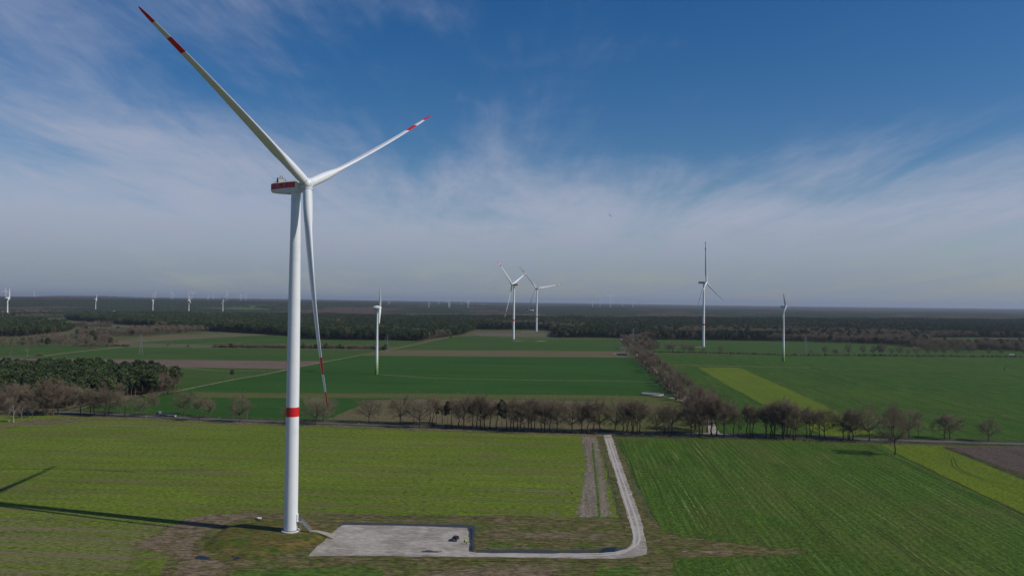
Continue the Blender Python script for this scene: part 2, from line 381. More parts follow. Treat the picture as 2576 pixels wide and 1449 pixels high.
M['twig'] = bark('bare twigs', (.205, .168, .112), .25)
M['twig_red'] = bark('reddish bare twigs', (.205, .156, .110), .25)
M['birch'] = bark('white birch bark', (.28, .265, .235), .3)
M['pine_bark'] = bark('pine bark', (.13, .080, .052))
def leaf(name, a, b):
    m = NT(name); oi = m.n('ShaderNodeObjectInfo'); n = m.noise(m.pos(obj=True), .55, 4, .6)
    col = m.mix(n, a, b); col = m.mix(m.math('MULTIPLY', oi.outputs['Random'], .6), col, (b[0]*1.25, b[1]*1.0, b[2]*.8))
    vm = m.n('ShaderNodeVectorMath', operation='SCALE'); m.l(col, vm.inputs[0]); m.l(m.math('MULTIPLY_ADD', m.math('FRACT', m.math('MULTIPLY', oi.outputs['Random'], 7.31)), .9, .65), vm.inputs['Scale'])
    m.col(vm.outputs[0]); return m.set(.75, .15)
M['needle'] = leaf('pine needles', (.028, .050, .022), (.060, .090, .032))

# ---------------------------------------------------------------- ground and fields
def smoothstep(a, b, x):
    t = np.clip((x-a)/(b-a), 0, 1); return t*t*(3-2*t)
def vnoise(x, y, seed=0):
    xi, yi = np.floor(x).astype(np.int64), np.floor(y).astype(np.int64); xf, yf = x-xi, y-yi
    def h(a, b):
        n = (a*374761393 + b*668265263 + seed*974711) & 0x7fffffff
        n = ((n ^ (n >> 13))*1274126177) & 0x7fffffff
        return ((n ^ (n >> 16)) & 0xffff)/65535.0
    u, v = xf*xf*(3-2*xf), yf*yf*(3-2*yf)
    return (h(xi, yi)*(1-u)+h(xi+1, yi)*u)*(1-v) + (h(xi, yi+1)*(1-u)+h(xi+1, yi+1)*u)*v
def fbm(x, y, o=4, seed=0):
    s, a, t = 0, 1.0, 0
    for i in range(o):
        s = s + a*vnoise(x*2**i, y*2**i, seed+i*17); t += a; a *= .5
    return s/t
def terrain(x, y):
    """land height: level out to four kilometres, then low swells"""
    d = np.hypot(x, y); u = .5 + (x/np.maximum(y, 1))*FPX/PW           # bearing, 0 left .. 1 right of the view
    r1 = np.interp(u, [-.1, .05, .2, .34, .45, .53, .60, .68, .8, 1.1], [56, 58, 52, 46, 28, 22, 30, 14, 8, 6])
    r1 = r1*(.85+.3*fbm(x/2500, y/2500, 3, 5))
    h = r1*smoothstep(4300, 7600, d)
    r2 = np.interp(u, [-.1, .03, .055, .10, .14, .2, .28, .4, .5, .6, .7, .85, 1.1], [60, 66, 98, 108, 84, 78, 82, 62, 50, 42, 24, 20, 26])
    h = h + (r2-r1)*smoothstep(13000, 24000, d)
    return h
def grid_sheet(name, mat, az0, az1, na, d0, d1, nd, zf, attr=None):
    az = np.linspace(az0, az1, na); dd = np.geomspace(d0, d1, nd)
    A, D = np.meshgrid(az, dd); X, Y = np.sin(A)*D, np.cos(A)*D
    Z = zf(X, Y, D); V = np.stack([X, Y, Z], -1).reshape(-1, 3).astype(np.float32)
    i = np.arange((nd-1)*na).reshape(nd-1, na)[:, :-1].ravel()
    Fq = np.stack([i, i+1, i+na+1, i+na], -1)[:, ::-1].astype(np.int32)
    me = bpy.data.meshes.new(name); me.vertices.add(len(V)); me.vertices.foreach_set('co', V.ravel())
    me.loops.add(Fq.size); me.loops.foreach_set('vertex_index', Fq.ravel()); me.polygons.add(len(Fq))
    me.polygons.foreach_set('loop_start', np.arange(0, Fq.size, 4, dtype=np.int32)); me.update(calc_edges=True)
    me.materials.append(mat)
    if attr is not None:
        a = me.attributes.new('cover', 'FLOAT', 'POINT'); a.data.foreach_set('value', attr(X, Y, D).ravel().astype(np.float32))
    return link(name, me)
gm = bpy.data.meshes.new('ground'); E_ = 46000
ring = [(-E_, -3000), (E_, -3000), (E_, 46000), (-E_, 46000)]
gm.from_pydata([(x, y, 0) for x, y in ring], [], [(0, 1, 2, 3)]); gm.materials.append(M['ground'])
tag(link('ground', gm), kind='structure')

def inside(px, py, poly):
    r = np.zeros(len(px), bool); n = len(poly)
    for i in range(n):
        (x1, y1), (x2, y2) = poly[i], poly[(i+1) % n]
        c = ((y1 > py) != (y2 > py)) & (px < (x2-x1)*(py-y1)/((y2-y1)+1e-12)+x1); r ^= c
    return r
LAY = [0]
def densify(P, step, rag, seed=0):
    out = []; n = len(P)
    for i in range(n):
        a, b = P[i], P[(i+1) % n]; d = b-a; L = d.length
        if L < 1e-6: continue
        k = max(1, min(400, int(L/step))); nr = Vector((-d.y, d.x, 0))/L
        for j in range(k):
            q = a.lerp(b, j/k)
            if rag:
                x = np.array([q.x/(rag*9)]); y = np.array([q.y/(rag*9)])
                q = q+nr*rag*2.2*float(fbm(x, y, 4, 61+seed)[0]-.5)
            out.append(q)
    return out
def sheet(name, pts, mat, z=None, rag=1.0):
    """a flat sheet outlined on the ground; later sheets lie a little above earlier ones"""
    LAY[0] += 1; zz = 0.002*LAY[0] if z is None else z
    P = [G(u, v) if not isinstance(u, Vector) else u for u, v in pts]
    P = densify(P, 2.0 if min(p.y for p in P) < 700 else 12.0, rag)
    bm = bmesh.new(); vs = [bm.verts.new((p.x, p.y, zz)) for p in P]
    f = bm.faces.new(vs); bm.normal_update()
    if f.normal.z < 0: f.normal_flip()
    bmesh.ops.triangulate(bm, faces=[f]); me = bpy.data.meshes.new(name); bm.to_mesh(me); bm.free(); me.materials.append(mat)
    return tag(link(name, me), kind='structure')
def soft_sheet(name, pts, mat, width=3.0, cell=None):
    """a patch whose border fades out in specks: carries its distance from the outline"""
    LAY[0] += 1; zz = 0.002*LAY[0]
    P = np.array([(G(u, v).x, G(u, v).y) for u, v in pts]); cell = cell or max(.5, width/2.5)
    xs = np.arange(P[:, 0].min(), P[:, 0].max()+cell, cell); ys = np.arange(P[:, 1].min(), P[:, 1].max()+cell, cell)
    X, Y = np.meshgrid(xs, ys); px, py = X.ravel(), Y.ravel(); ins = inside(px, py, P); dist = np.full(len(px), 1e9)
    for i in range(len(P)):
        a, b = P[i], P[(i+1) % len(P)]; d = b-a; t = np.clip(((px-a[0])*d[0]+(py-a[1])*d[1])/(d@d+1e-9), 0, 1)
        dist = np.minimum(dist, np.hypot(px-a[0]-t*d[0], py-a[1]-t*d[1]))
    e = np.clip(np.where(ins, dist, 0)/width, 0, 1); nx, ny = len(xs), len(ys)
    i = (np.arange((ny-1)*nx).reshape(ny-1, nx)[:, :-1]).ravel(); F = np.stack([i, i+1, i+nx+1, i+nx], -1); F = F[(e[F] > 0).any(1)]
    us, F2 = np.unique(F, return_inverse=True); F2 = F2.reshape(F.shape)
    me = bpy.data.meshes.new(name); me.from_pydata([(px[k], py[k], zz) for k in us], [], F2.tolist()); me.materials.append(mat)
    at = me.attributes.new('edge', 'FLOAT', 'POINT'); at.data.foreach_set('value', e[us].astype(np.float32)); me.update()
    return tag(link(name, me), kind='structure')
def ribbon(name, pts, width, mat, z=None, jitter=0.0, joined=True):
    LAY[0] += 1; zz = 0.002*LAY[0] if z is None else z
    P = [G(u, v) for u, v in pts]; Q = []
    for a, b in zip(P[:-1], P[1:]):
        n = max(2, int((b-a).length/8)); Q += [a.lerp(b, i/n) for i in range(n)]
    Q.append(P[-1])
    for _ in range(3): Q = [Q[0]]+[(Q[i-1]+Q[i]*2+Q[i+1])/4 for i in range(1, len(Q)-1)]+[Q[-1]]
    vs = []; fs = []
    for i, p in enumerate(Q):
        d = (Q[min(i+1, len(Q)-1)]-Q[max(i-1, 0)]).normalized(); nrm = Vector((-d.y, d.x, 0))
        w = width(i/(len(Q)-1)) if callable(width) else width
        w2 = w/2*(1+jitter*(random.random()-.5))
        vs += [(*(p+nrm*w2).xy, zz), (*(p-nrm*w/2*(1+jitter*(random.random()-.5))).xy, zz)]
        if i: fs.append((2*i-2, 2*i-1, 2*i+1, 2*i))
    me = bpy.data.meshes.new(name); me.from_pydata(vs, [], fs); me.materials.append(mat); me.update()
    return tag(link(name, me), kind='structure')

ROAD = [(-400, 1012), (-150, 1022), (91, 1033.5), (208, 1038.5), (365, 1046.5), (651, 1059), (788, 1063), (1101, 1074), (1530, 1089.5), (1905, 1097), (2204, 1105.5), (2576, 1116.5), (3000, 1127)]
TRACK = [(164, 1034), (312.7, 1005), (417, 990), (573, 957.4), (671, 941), (757, 922), (905.5, 893.3), (1004, 875), (1061.8, 862), (1126.9, 849), (1179, 838.6)]
LANE = [(1800, 1096), (1781, 1055), (1730, 1010), (1699, 982), (1640, 925), (1602, 893), (1575, 868), (1562, 852)]

# far fields first
sheet('field', [(-200, 795), (230, 795), (420, 800), (620, 832), (300, 842), (-200, 850)], M['pale'])
sheet('field', [(205, 826), (350, 823), (345, 836), (200, 842)], M['green'])
sheet('field', [(-250, 800), (60, 799), (170, 802), (160, 806), (-250, 806)], M['pale'])
sheet('field', [(215, 872), (420, 846), (560, 836), (700, 840), (1090, 862), (1040, 870), (905, 890), (300, 880)], M['pale'])
sheet('field', [(200, 866), (420, 842), (640, 840), (720, 842), (450, 851), (330, 861)], M['stubble'])
sheet('field', [(330, 862), (680, 842), (770, 850), (1075, 860), (1000, 873), (560, 868)], M['green'])
sheet('field', [(-250, 874), (110, 868), (310, 870.5), (110, 892), (-250, 903)], M['green'])
sheet('field', [(112, 895), (315, 873), (537, 875), (905, 880), (995, 876), (905, 892), (835, 907), (720, 908), (30, 900)], M['green'])
sheet('field', [(25, 901), (400, 905), (720, 908), (826, 909), (757, 921), (720, 927), (430, 923), (-200, 921), (-200, 902)], M['plough'])
sheet('field', [(-200, 922), (430, 924), (715, 928), (665, 940), (573, 956), (450, 984), (300, 960), (-200, 950)], M['green'])
sheet('field', [(1180, 832), (1400, 836), (1395, 850), (1560, 852), (1555, 888), (985, 881), (1004, 876), (1130, 850)], M['green'])
sheet('field', [(1183, 833), (1330, 834), (1400, 838), (1395, 850), (1300, 849), (1200, 845), (1155, 846)], M['pale'])
sheet('field', [(1190, 838), (1390, 841), (1392, 844), (1200, 844)], M['plough'])
sheet('field', [(925, 892), (985, 880), (1300, 882), (1557, 884), (1592, 899), (1300, 899), (910, 895)], M['stubble'])
sheet('field', [(170, 1035), (312.7, 1006), (417, 991), (573, 958.4), (671, 942), (757, 923), (905, 894.5), (1592, 899.5), (1640, 940), (1700, 1000), (1770, 1070), (1790, 1092), (1101, 1075), (788, 1064), (365, 1048)], M['deep'])
sheet('field', [(480, 985), (600, 988), (1100, 990), (1500, 994), (1698, 998), (1712, 1010), (1400, 1004), (1000, 1001), (500, 1000)], M['olive'], rag=1.5)
sheet('field', [(808, 1063), (870, 1034), (945, 1006), (1100, 1003), (1400, 1006), (1560, 1010), (1600, 1050), (1570, 1089), (1101, 1075)], M['stubble'])
sheet('field', [(1500, 1004), (1712, 1003), (1745, 1035), (1790, 1090), (1540, 1088), (1490, 1050)], M['olive'])
# right hand side beyond the road
sheet('field', [(1605, 852), (2013, 858), (2235, 865), (2300, 873), (2420, 868), (3000, 880), (3000, 905), (2576, 896), (1650, 886)], M['green'])
sheet('field', [(2330, 850), (2480, 850), (2460, 866), (2345, 867)], M['green'])
sheet('field', [(1630, 889), (2000, 893), (2576, 899), (3100, 904), (3100, 1130), (2576, 1112), (2204, 1102), (1905, 1094), (1800, 1090)], M['right'])
sheet('field', [(1755, 924), (1862, 925), (2010, 991), (2105, 1034), (2225, 1101), (2075, 1097), (1925, 1019), (1836, 972)], M['strip'])
sheet('field', [(1948, 911), (1990, 913), (2015, 919), (2028, 924), (1985, 924.5), (1998, 920), (1970, 917)], M['bare'])
sheet('field', [(2298, 897), (2330, 898), (2380, 904), (2330, 903)], M['bare'])
# near fields
sheet('field', [(-500, 1052), (165, 1045), (370, 1055), (790, 1071), (1101, 1081), (1480, 1096), (1500, 1100), (1552, 1290), (1560, 1302), (740, 1295), (590, 1300), (540, 1360), (560, 1460), (560, 1600), (-700, 1600)], M['lime'])
soft_sheet('field', [(1444, 1092), (1514, 1094), (1521, 1112), (1568, 1306), (1425, 1310), (1440, 1230), (1456, 1170)], M['bare'], 8)
soft_sheet('earth', [(1380, 1250), (1450, 1235), (1460, 1306), (1330, 1306)], M['bare'], 14)
soft_sheet('field', [(1484, 1112), (1496, 1112), (1517, 1304), (1500, 1304)], M['tuft'], 1.6)
soft_sheet('earth', [(1180, 1225), (1445, 1230), (1445, 1242), (1180, 1238)], M['lime_worn'], 3)
soft_sheet('field', [(-300, 1262), (300, 1286), (560, 1296), (520, 1345), (470, 1400), (500, 1460), (450, 1560), (-400, 1560)], M['lime_worn'], 30)
soft_sheet('earth', [(-300, 1060), (0, 1066), (80, 1054), (170, 1048), (330, 1055), (200, 1062), (60, 1072), (0, 1085), (-300, 1090)], M['edge'], 7)
for uu, vv, du in ((300, 1070, 400), (200, 1232, 330), (900, 1236, 620), (100, 1254, 300), (1050, 1252, 200), (500, 1182, 90), (1050, 1262, 110), (1250, 1118, 240)):
    soft_sheet('earth', [(uu-du, vv-2.6), (uu, vv-3.2), (uu+du, vv-1.0), (uu+du*.8, vv+2.6), (uu, vv+3.4), (uu-du, vv+2.6)], M['lime_worn'], 3.2)
ribbon('rut', [(-60, 1181), (40, 1180), (110, 1178.5), (200, 1182), (270, 1183), (340, 1188)], .9, M['rut'], jitter=1.4)
ribbon('rut', [(390, 1186), (430, 1182), (490, 1180.5), (560, 1183)], .8, M['rut'], jitter=1.4)
sheet('verge', [(480, 1330), (560, 1300), (700, 1294), (1540, 1303), (1556, 1290), (1512, 1112), (1519, 1094), (1542, 1094), (1610, 1240), (1660, 1330), (1700, 1400), (1760, 1600), (300, 1600), (400, 1460), (440, 1400), (440, 1370)], M['verge'], rag=5.0)
for pts, w_, mm in (([(560, 1425), (900, 1412), (1010, 1430), (980, 1470), (540, 1470)], 8, 'tuft'), ([(1480, 1420), (1620, 1410), (1660, 1460), (1440, 1460)], 8, 'tuft'), ([(1200, 1330), (1540, 1330), (1570, 1350), (1500, 1368), (1210, 1362)], 8, 'edge'),
                   ([(1010, 1430), (1300, 1408), (1480, 1420), (1400, 1470), (1000, 1470)], 10, 'dry'), ([(1205, 1362), (1400, 1366), (1560, 1360), (1555, 1378), (1210, 1382)], 5, 'tuft')):
    soft_sheet('earth', pts, M[mm], w_)
soft_sheet('earth', [(720, 1284), (1000, 1287), (1552, 1295), (1552, 1311), (1200, 1310), (730, 1305), (640, 1307), (570, 1330), (520, 1365), (535, 1392), (625, 1412), (590, 1440), (570, 1560), (280, 1560), (390, 1450), (415, 1412), (340, 1392), (270, 1384), (360, 1342), (440, 1300), (540, 1285), (640, 1280)], M['dry'], 9)
sheet('field', [(1550, 1103), (1640, 1103), (1905, 1106), (2230, 1119), (2262, 1145), (2576, 1296), (2950, 1476), (2950, 1600), (1800, 1600), (1690, 1440), (1700, 1380), (1660, 1340)], M['mid'], rag=1.5)
soft_sheet('verge', [(1560, 1150), (1575, 1148), (1660, 1290), (1720, 1340), (1850, 1356), (2000, 1374), (2120, 1386), (2080, 1400), (1900, 1412), (1720, 1414), (1690, 1480), (1630, 1480), (1640, 1400), (1615, 1290)], M['verge_soft'], 9)
soft_sheet('earth', [(1680, 1372), (1740, 1380), (1800, 1377), (1850, 1382), (1960, 1388), (1800, 1399), (1690, 1393)], M['sand'], 6)
soft_sheet('earth', [(2065, 1380), (2100, 1376), (2140, 1390), (2210, 1398), (2110, 1403)], M['sand'], 8)
soft_sheet('earth', [(1440, 1398), (1500, 1400), (1470, 1410)], M['sand'], 8)
sheet('field', [(2215, 1118), (2370, 1122), (2376, 1128), (2576, 1208), (3000, 1380), (3000, 1500), (2576, 1293), (2262, 1143)], M['strip'])
ribbon('wheel_track', [(2376, 1147), (2395, 1150), (2392, 1165), (2398, 1180), (2430, 1197), (2500, 1212), (2620, 1240)], .5, M['rut'], jitter=.6)
ribbon('wheel_track', [(2384, 1142), (2404, 1150), (2402, 1166), (2412, 1182), (2445, 1199), (2510, 1210), (2620, 1234)], .5, M['rut'], jitter=.6)
ribbon('furrow', [(2262, 1145), (2400, 1211), (2576, 1296), (2900, 1452)], .9, M['rut'], jitter=1.0)
sheet('field', [(2388, 1126), (2576, 1124), (3000, 1136), (3000, 1370), (2576, 1193)], M['dark_plough'])
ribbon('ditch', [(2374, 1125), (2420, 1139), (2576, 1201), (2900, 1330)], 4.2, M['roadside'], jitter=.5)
# road with its dark grassy margins
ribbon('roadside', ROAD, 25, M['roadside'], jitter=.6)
ribbon('verge', [(u, v+7.5) for u, v in ROAD[1:9]], 8, M['edge_hard'], jitter=1.2)
ribbon('road', ROAD, 6.4, M['asphalt'])
ribbon('track', TRACK, 3.6, M['track'], jitter=.3)
ribbon('track', [(109, 895.5), (200, 884), (312.7, 873)], 6, M['track'], jitter=.3)
ribbon('track', [(300, 864), (430, 852), (560, 845), (690, 841)], 6, M['track'], jitter=.3)
ribbon('track', [(440, 869), (600, 860), (720, 852)], 5, M['track'], jitter=.3)
ribbon('track', [(310, 872), (537, 875.5), (660, 876)], 4, M['track'], jitter=.3)
ribbon('track', [(450, 924), (560, 934), (665, 932)], 3.2, M['track'], jitter=.3)
ribbon('track', [(955, 942), (1000, 945), (1080, 951), (1200, 954), (1400, 957), (1560, 958), (1660, 962)], 2.8, M['track'], jitter=.3)
ribbon('track', [(1622, 917), (1800, 920), (2030, 925.5)], 5, M['track'], jitter=.2)
ribbon('track', [(2030, 924), (2300, 931), (2420, 935)], 2.2, M['track'], jitter=.4)
ribbon('track', [(2380, 903.5), (2500, 905)], 2.6, M['track'], jitter=.4)
ribbon('track', [(1295, 852), (1400, 852.5), (1568, 854)], 7, M['track'], jitter=.2)
ribbon('track', [(1690, 874), (1760, 874)], 6, M['track'], jitter=.2)
ribbon('lane', LANE, lambda t: 6.5 if t < .2 else 4.2, M['gravel'], jitter=.2)
ribbon('lane', [(1725, 1092.5), (1760, 1091), (1800, 1093), (1850, 1096)], 9, M['gravel'], jitter=.3)
ribbon('lane', [(1740, 1017), (1690, 1000), (1655, 996)], 4, M['gravel'], jitter=.3)
for pts in ([(1285, 856.5), (1306, 857), (1320, 858.5), (1300, 858.5)], [(1345, 858), (1362, 857), (1380, 858.5), (1352, 859.5)], [(1310, 834), (1352, 834), (1345, 835.5), (1312, 835.5)], [(1738, 873), (1765, 872.5), (1768, 874.5), (1740, 875)]):
    sheet('crane_pad', pts, M['track'])
# the hardstanding, access road and wet ditch round them
soft_sheet('ditch', [(850, 1321), (866, 1312), (1000, 1315), (1192, 1318.5), (1201, 1325), (1198, 1390), (1172, 1390), (1168, 1336), (1000, 1328), (850, 1327)], M['wet'], 1.6)
soft_sheet('ditch', [(1190, 1382), (1300, 1378), (1430, 1381), (1540, 1376), (1600, 1368), (1580, 1390), (1430, 1396), (1190, 1395)], M['wet'], 3.0)
soft_sheet('water', [(1176, 1330), (1194, 1324), (1193, 1390), (1178, 1390)], M['water'], 1.6)
soft_sheet('water', [(1490, 1394), (1510, 1376), (1560, 1376), (1556, 1390), (1530, 1394)], M['water'], 2.6)
soft_sheet('water', [(1582, 1404), (1628, 1396), (1640, 1408), (1632, 1424), (1606, 1421)], M['water'], 2.6)
soft_sheet('water', [(468, 1404), (498, 1393), (540, 1396), (556, 1406), (522, 1416), (488, 1413)], M['water'], 4.2)
soft_sheet('water', [(560, 1399), (600, 1393), (634, 1405), (600, 1414), (572, 1409)], M['water'], 4.4)
sheet('hardstanding', [(862, 1320.5), (1000, 1322.5), (1176, 1328), (1179, 1345), (1181, 1387.5), (1200, 1391), (1430, 1392.5), (1500, 1391.5), (1545, 1388.5), (1575, 1380), (1590, 1366), (1592, 1350), (1585, 1325), (1568, 1265), (1549, 1200), (1533, 1150), (1522, 1110), (1518, 1094), (1538, 1094), (1545, 1115), (1560, 1160), (1580, 1215), (1597, 1260), (1612, 1305), (1622, 1345), (1628, 1380), (1626, 1394), (1590, 1404), (1560, 1407), (1380, 1404), (1200, 1402), (900, 1399.5), (774, 1401), (785, 1388), (800, 1373), (815, 1362), (838, 1338), (850, 1329)], M['gravel'], rag=.5)
for pts in ([(765, 1397.5), (900, 1395), (1200, 1398.5), (1560, 1403), (1600, 1399), (1640, 1392), (1650, 1420), (1560, 1418), (900, 1412), (750, 1410)], [(1600, 1240), (1618, 1300), (1632, 1350), (1638, 1392), (1624, 1396), (1622, 1378), (1617, 1345), (1606, 1305), (1590, 1260)], [(1506, 1112), (1530, 1170), (1548, 1215), (1572, 1300), (1588, 1352), (1575, 1372), (1560, 1330), (1535, 1220)]):
    soft_sheet('verge', pts, M['verge_soft'], 2.2)
for off in (-1.1, 1.1):
    s_ = off/ (83/520)
    ribbon('wheel_track', [(1528+s_*.55, 1104), (1546+s_*.6, 1160), (1572+s_*.8, 1240), (1595+s_*.9, 1310), (1606+s_, 1350), (1604+s_*.9, 1372-s_*.25), (1580+s_*.3, 1390-s_*.35), (1540, 1396-s_*.33), (1380, 1397.5-s_*.3), (1200, 1396-s_*.3)], .75, M['wheel'], jitter=.8)
soft_sheet('puddle', [(1040, 1388), (1075, 1382), (1100, 1384), (1140, 1386.5), (1100, 1393), (1060, 1392)], M['wet'], 1.8)
def path():
    pts = [(G(779, 1334, 1.2), 1.5, 1.25), (G(800, 1337.5, 1.0), 2.2, 1.22), (G(820, 1343, .7), 3.2, .9), (G(842, 1349, .2), 5.0, .235)]
    b = MB(); b.loft([[(p.x, p.y+w/2+.5, -.1), (p.x, p.y+w/2, z), (p.x, p.y-w/2, z), (p.x, p.y-w/2-.9, -.1)] for p, w, z in pts])
    me = b.mesh('path', [M['gravel'], M['mound']], smooth=False)
    for f in me.polygons: f.material_index = 0 if abs(f.normal.z) > .93 else 1
    return tag(link('path', me), kind='structure')
path()

# the turf mound that carries the big tower
MZ = 1.2
def mound():
    c = G(722, 1336, MZ); n = 72; rings = []
    for k, (rr, z) in enumerate(((1.0, 0.0), (.93, .25), (.86, .8), (.80, 1.12), (.74, MZ), (.4, MZ+.01), (.02, MZ+.02))):
        rg = []
        for i in range(n):
            t = 2*math.pi*i/n; wob = 1+.05*math.sin(3*t+1)+.035*math.sin(5*t+2)
            rg.append((c.x+20.5*rr*wob*math.cos(t)-6.5, c.y+21.5*rr*wob*math.sin(t)-4, z if k else -.05))
        rings.append(rg)
    b = MB(); b.loft(rings, cap=False); return tag(b.build('mound', M['mound'], sharp=80), kind='structure')
mound()
# ---------------------------------------------------------------- wind turbines with red bands
TOW = {}
def banded_blade(PITCH_):
    """one long blade along +Z, leading edge to +Y, pressure side to +X (upwind); root at z = 1.9"""
    key = 'blade%.2f' % PITCH_
    if key in TOW: return TOW[key]
    b = MB(); L = 79.9; n = 20; rings = []; mids = []
    zs = [1.9, 3, 5, 7.5, 10, 13, 16, 20, 25, 30, 36, 42, 48, 54, 58, 62, 62.01, 65, 68, 68.01, 71, 74, 74.01, 76, 78, 79.2, 79.7, L]
    for z in zs:
        ch = np.interp(z, [1.9, 6, 17, 30, 45, 62, 72, 77.5, 79.3, L], [3.3, 3.35, 4.1, 3.4, 2.6, 1.9, 1.5, 1.05, .55, .12])
        th = np.interp(z, [1.9, 6, 17, 30, 62, L], [1.0, .96, .42, .27, .19, .15])
        tw = PITCH_-R_(np.interp(z, [1.9, 8, 17, 30, 45, 62, L], [16, 15, 11, 7, 4, 2, 0]))
        rd = np.interp(z, [1.9, 6, 16], [1, .9, 0])
        bend = 5.2*((z/L)**2)
        r = []
        for k in range(n):
            t = 2*math.pi*k/n; c0, s0 = math.cos(t), math.sin(t)
            x = .5+.5*c0                                   # 1 trailing .. 0 leading
            yt = th*.5*(2.6*math.sqrt(max(x, 0))*(1-x)*1.05+.03*(1-x))*(1 if s0 >= 0 else -.75)
            ax, ay = (x-.34)*ch, yt*ch
            cx_, cy_ = c0*ch*.5, s0*ch*.5
            px, py = ax*(1-rd)+cx_*rd, ay*(1-rd)+cy_*rd
            # chord lies nearly in the rotor plane (Y), thickness along the axis (X)
            Y, X = -px, -py
            r.append((X*math.cos(tw)-Y*math.sin(tw)+bend*math.cos(PITCH_), X*math.sin(tw)+Y*math.cos(tw)+bend*math.sin(PITCH_), z))
        rings.append(r)
    for i in range(len(zs)-1):
        zc = (zs[i]+zs[i+1])/2; mids.append(1 if (62 < zc < 68.005 or zc > 74) else 0)
    b.loft(rings, mids=mids); TOW[key] = b.mesh('rotor_blade', [M['white'], M['red']], sharp=50); return TOW[key]
IDLE, WORK = R_(-70), R_(-3)      # blades turned out of the wind or working
def banded_turbine(base, psi, th, hh, label, near=False, tilt=R_(5.1), pitch=None):
    pitch = IDLE if pitch is None else pitch; dth = -math.atan(5.2*math.sin(pitch)/79.9); cone = R_(4.3)-math.atan(5.2*math.cos(pitch)/79.9)
    t = thing('wind_turbine', label, 'wind turbine', base, psi, 'tall wind turbines with red bands')
    if 'tower' not in TOW:
        b = MB(); prof = [(2.42, 0), (2.36, 20), (2.27, 40.3), (2.27, 40.3), (2.25, 43.6), (2.25, 43.6), (2.2, 60), (2.08, 80), (1.85, 100), (1.66, 119.2)]
        b.lathe(prof, 48, mids=[0, 0, 0, 1, 0, 0, 0, 0, 0]); TOW['tower'] = b.mesh('tower', [M['white'], M['red']])
        for z, r in ((20, 2.36), (60, 2.2), (80, 2.08), (100, 1.85)):
            b = MB(); b.lathe([(r+.005, z-.05), (r+.018, z-.05), (r+.018, z+.05), (r+.005, z+.05)], 48, cap=False)
            TOW['flange%d' % z] = b.mesh('flange', [M['white2']])
        # nacelle: rounded box with a belly, long axis X, front at +3.2
        b = MB(); rings = []
        for x, w, zt, zb in ((-10.9, 1.75, 1.75, -1.15), (-10.6, 1.95, 1.95, -1.45), (-7, 2.05, 2.05, -1.85), (-4.5, 2.1, 2.1, -2.15), (-2, 2.1, 2.1, -2.1), (1.6, 2.05, 2.1, -1.85), (2.6, 1.9, 1.95, -1.75)):
            rings.append([(x, y*w, z) for y, z in ((-.86, zt), (.86, zt), (1, zt-.22), (1, zt-2.55), (.8, zb+.15), (.6, zb), (-.6, zb), (-.8, zb+.15), (-1, zt-2.55), (-1, zt-.22))])
        b.loft(rings); b.lathe([(1.75, -2.6), (1.75, -1.7)], 32); TOW['nacelle'] = b.mesh('nacelle', [M['white2']], sharp=25)
        b = MB()
        for s in (-1, 1):
            vs = []
            for x in (-10.55, -7, -4.5, -2, 1.55):
                w = np.interp(x, [-10.6, -7, -4.5, -2, 1.6], [1.95, 2.05, 2.1, 2.1, 2.05])+.012
                zt = np.interp(x, [-10.6, -7, -4.5, 1.6], [1.95, 2.05, 2.1, 2.1])
                vs += [(x, s*w, zt-.30), (x, s*w, zt-2.35)]
            fs = [(2*i, 2*i+1, 2*i+3, 2*i+2) for i in range(4)]
            b.add(vs, fs)
        b.add([(-10.915, -1.6, 1.55), (-10.915, 1.6, 1.55), (-10.915, 1.6, -.55), (-10.915, -1.6, -.55)], [(0, 1, 2, 3)])
        TOW['stripe'] = b.mesh('side_stripe', [M['red']], smooth=False)
        b = MB(); b.box((-7.6, 0, 2.85), (.5, 3.2, 1.5)); TOW['cooler'] = b.mesh('cooler', [M['cooler']], smooth=False)
        b = MB()
        for y in (-1.68, 1.68):
            b.box((-7.6, y, 2.9), (.62, .14, 1.75)); b.tube((-8.5, y, 2.1), (-7.7, y, 3.3), .06)
        b.box((-7.6, 0, 3.66), (.62, 3.3, .1)); TOW['cooler_frame'] = b.mesh('cooler_frame', [M['seam']], smooth=False)
        for y in (-.5, .5):
            b = MB(); b.tube((-7.6, y, 3.7), (-7.6, y, 4.9), .05); b.lathe([(.02, 4.0), (.16, 4.1), (.16, 4.35), (.02, 4.45)], 10, c=(-7.6, y))
            TOW['mast%d' % (y > 0)] = b.mesh('instrument_mast', [M['seam']])
        b = MB()
        for y in (-1.5, 1.5):
            for x in np.linspace(-10, 1.3, 9): b.tube((x, y, 2.05), (x, y, 2.42), .03, n=5)
            b.tube((-10, y, 2.40), (1.3, y, 2.44), .035, n=5)
        TOW['rail'] = b.mesh('roof_rail', [M['steel']])
        # hub: rounded nose, axis +X
        b = MB(); rings = []
        for x, r in ((-1.9, 1.7), (-1.5, 1.95), (-.6, 2.12), (.4, 2.1), (1.2, 1.75), (1.75, 1.2), (2.0, .6), (2.06, .12)):
            rings.append([(x, r*math.cos(2*math.pi*k/40), r*math.sin(2*math.pi*k/40)) for k in range(40)])
        b.loft(rings); TOW['hub'] = b.mesh('hub', [M['white']], sharp=60)
        b = MB()
        for k in range(3):
            a = 2*math.pi*k/3;             q = Matrix.Rotation(-a, 3, 'X')
            b.loft([[q @ Vector((r*math.cos(2*math.pi*i/36), r*math.sin(2*math.pi*i/36), z)) for i in range(36)] for r, z in ((1.78, 1.3), (1.80, 1.95), (1.74, 2.02))])
        TOW['collar'] = b.mesh('blade_collar', [M['white']], sharp=50)
        b = MB()
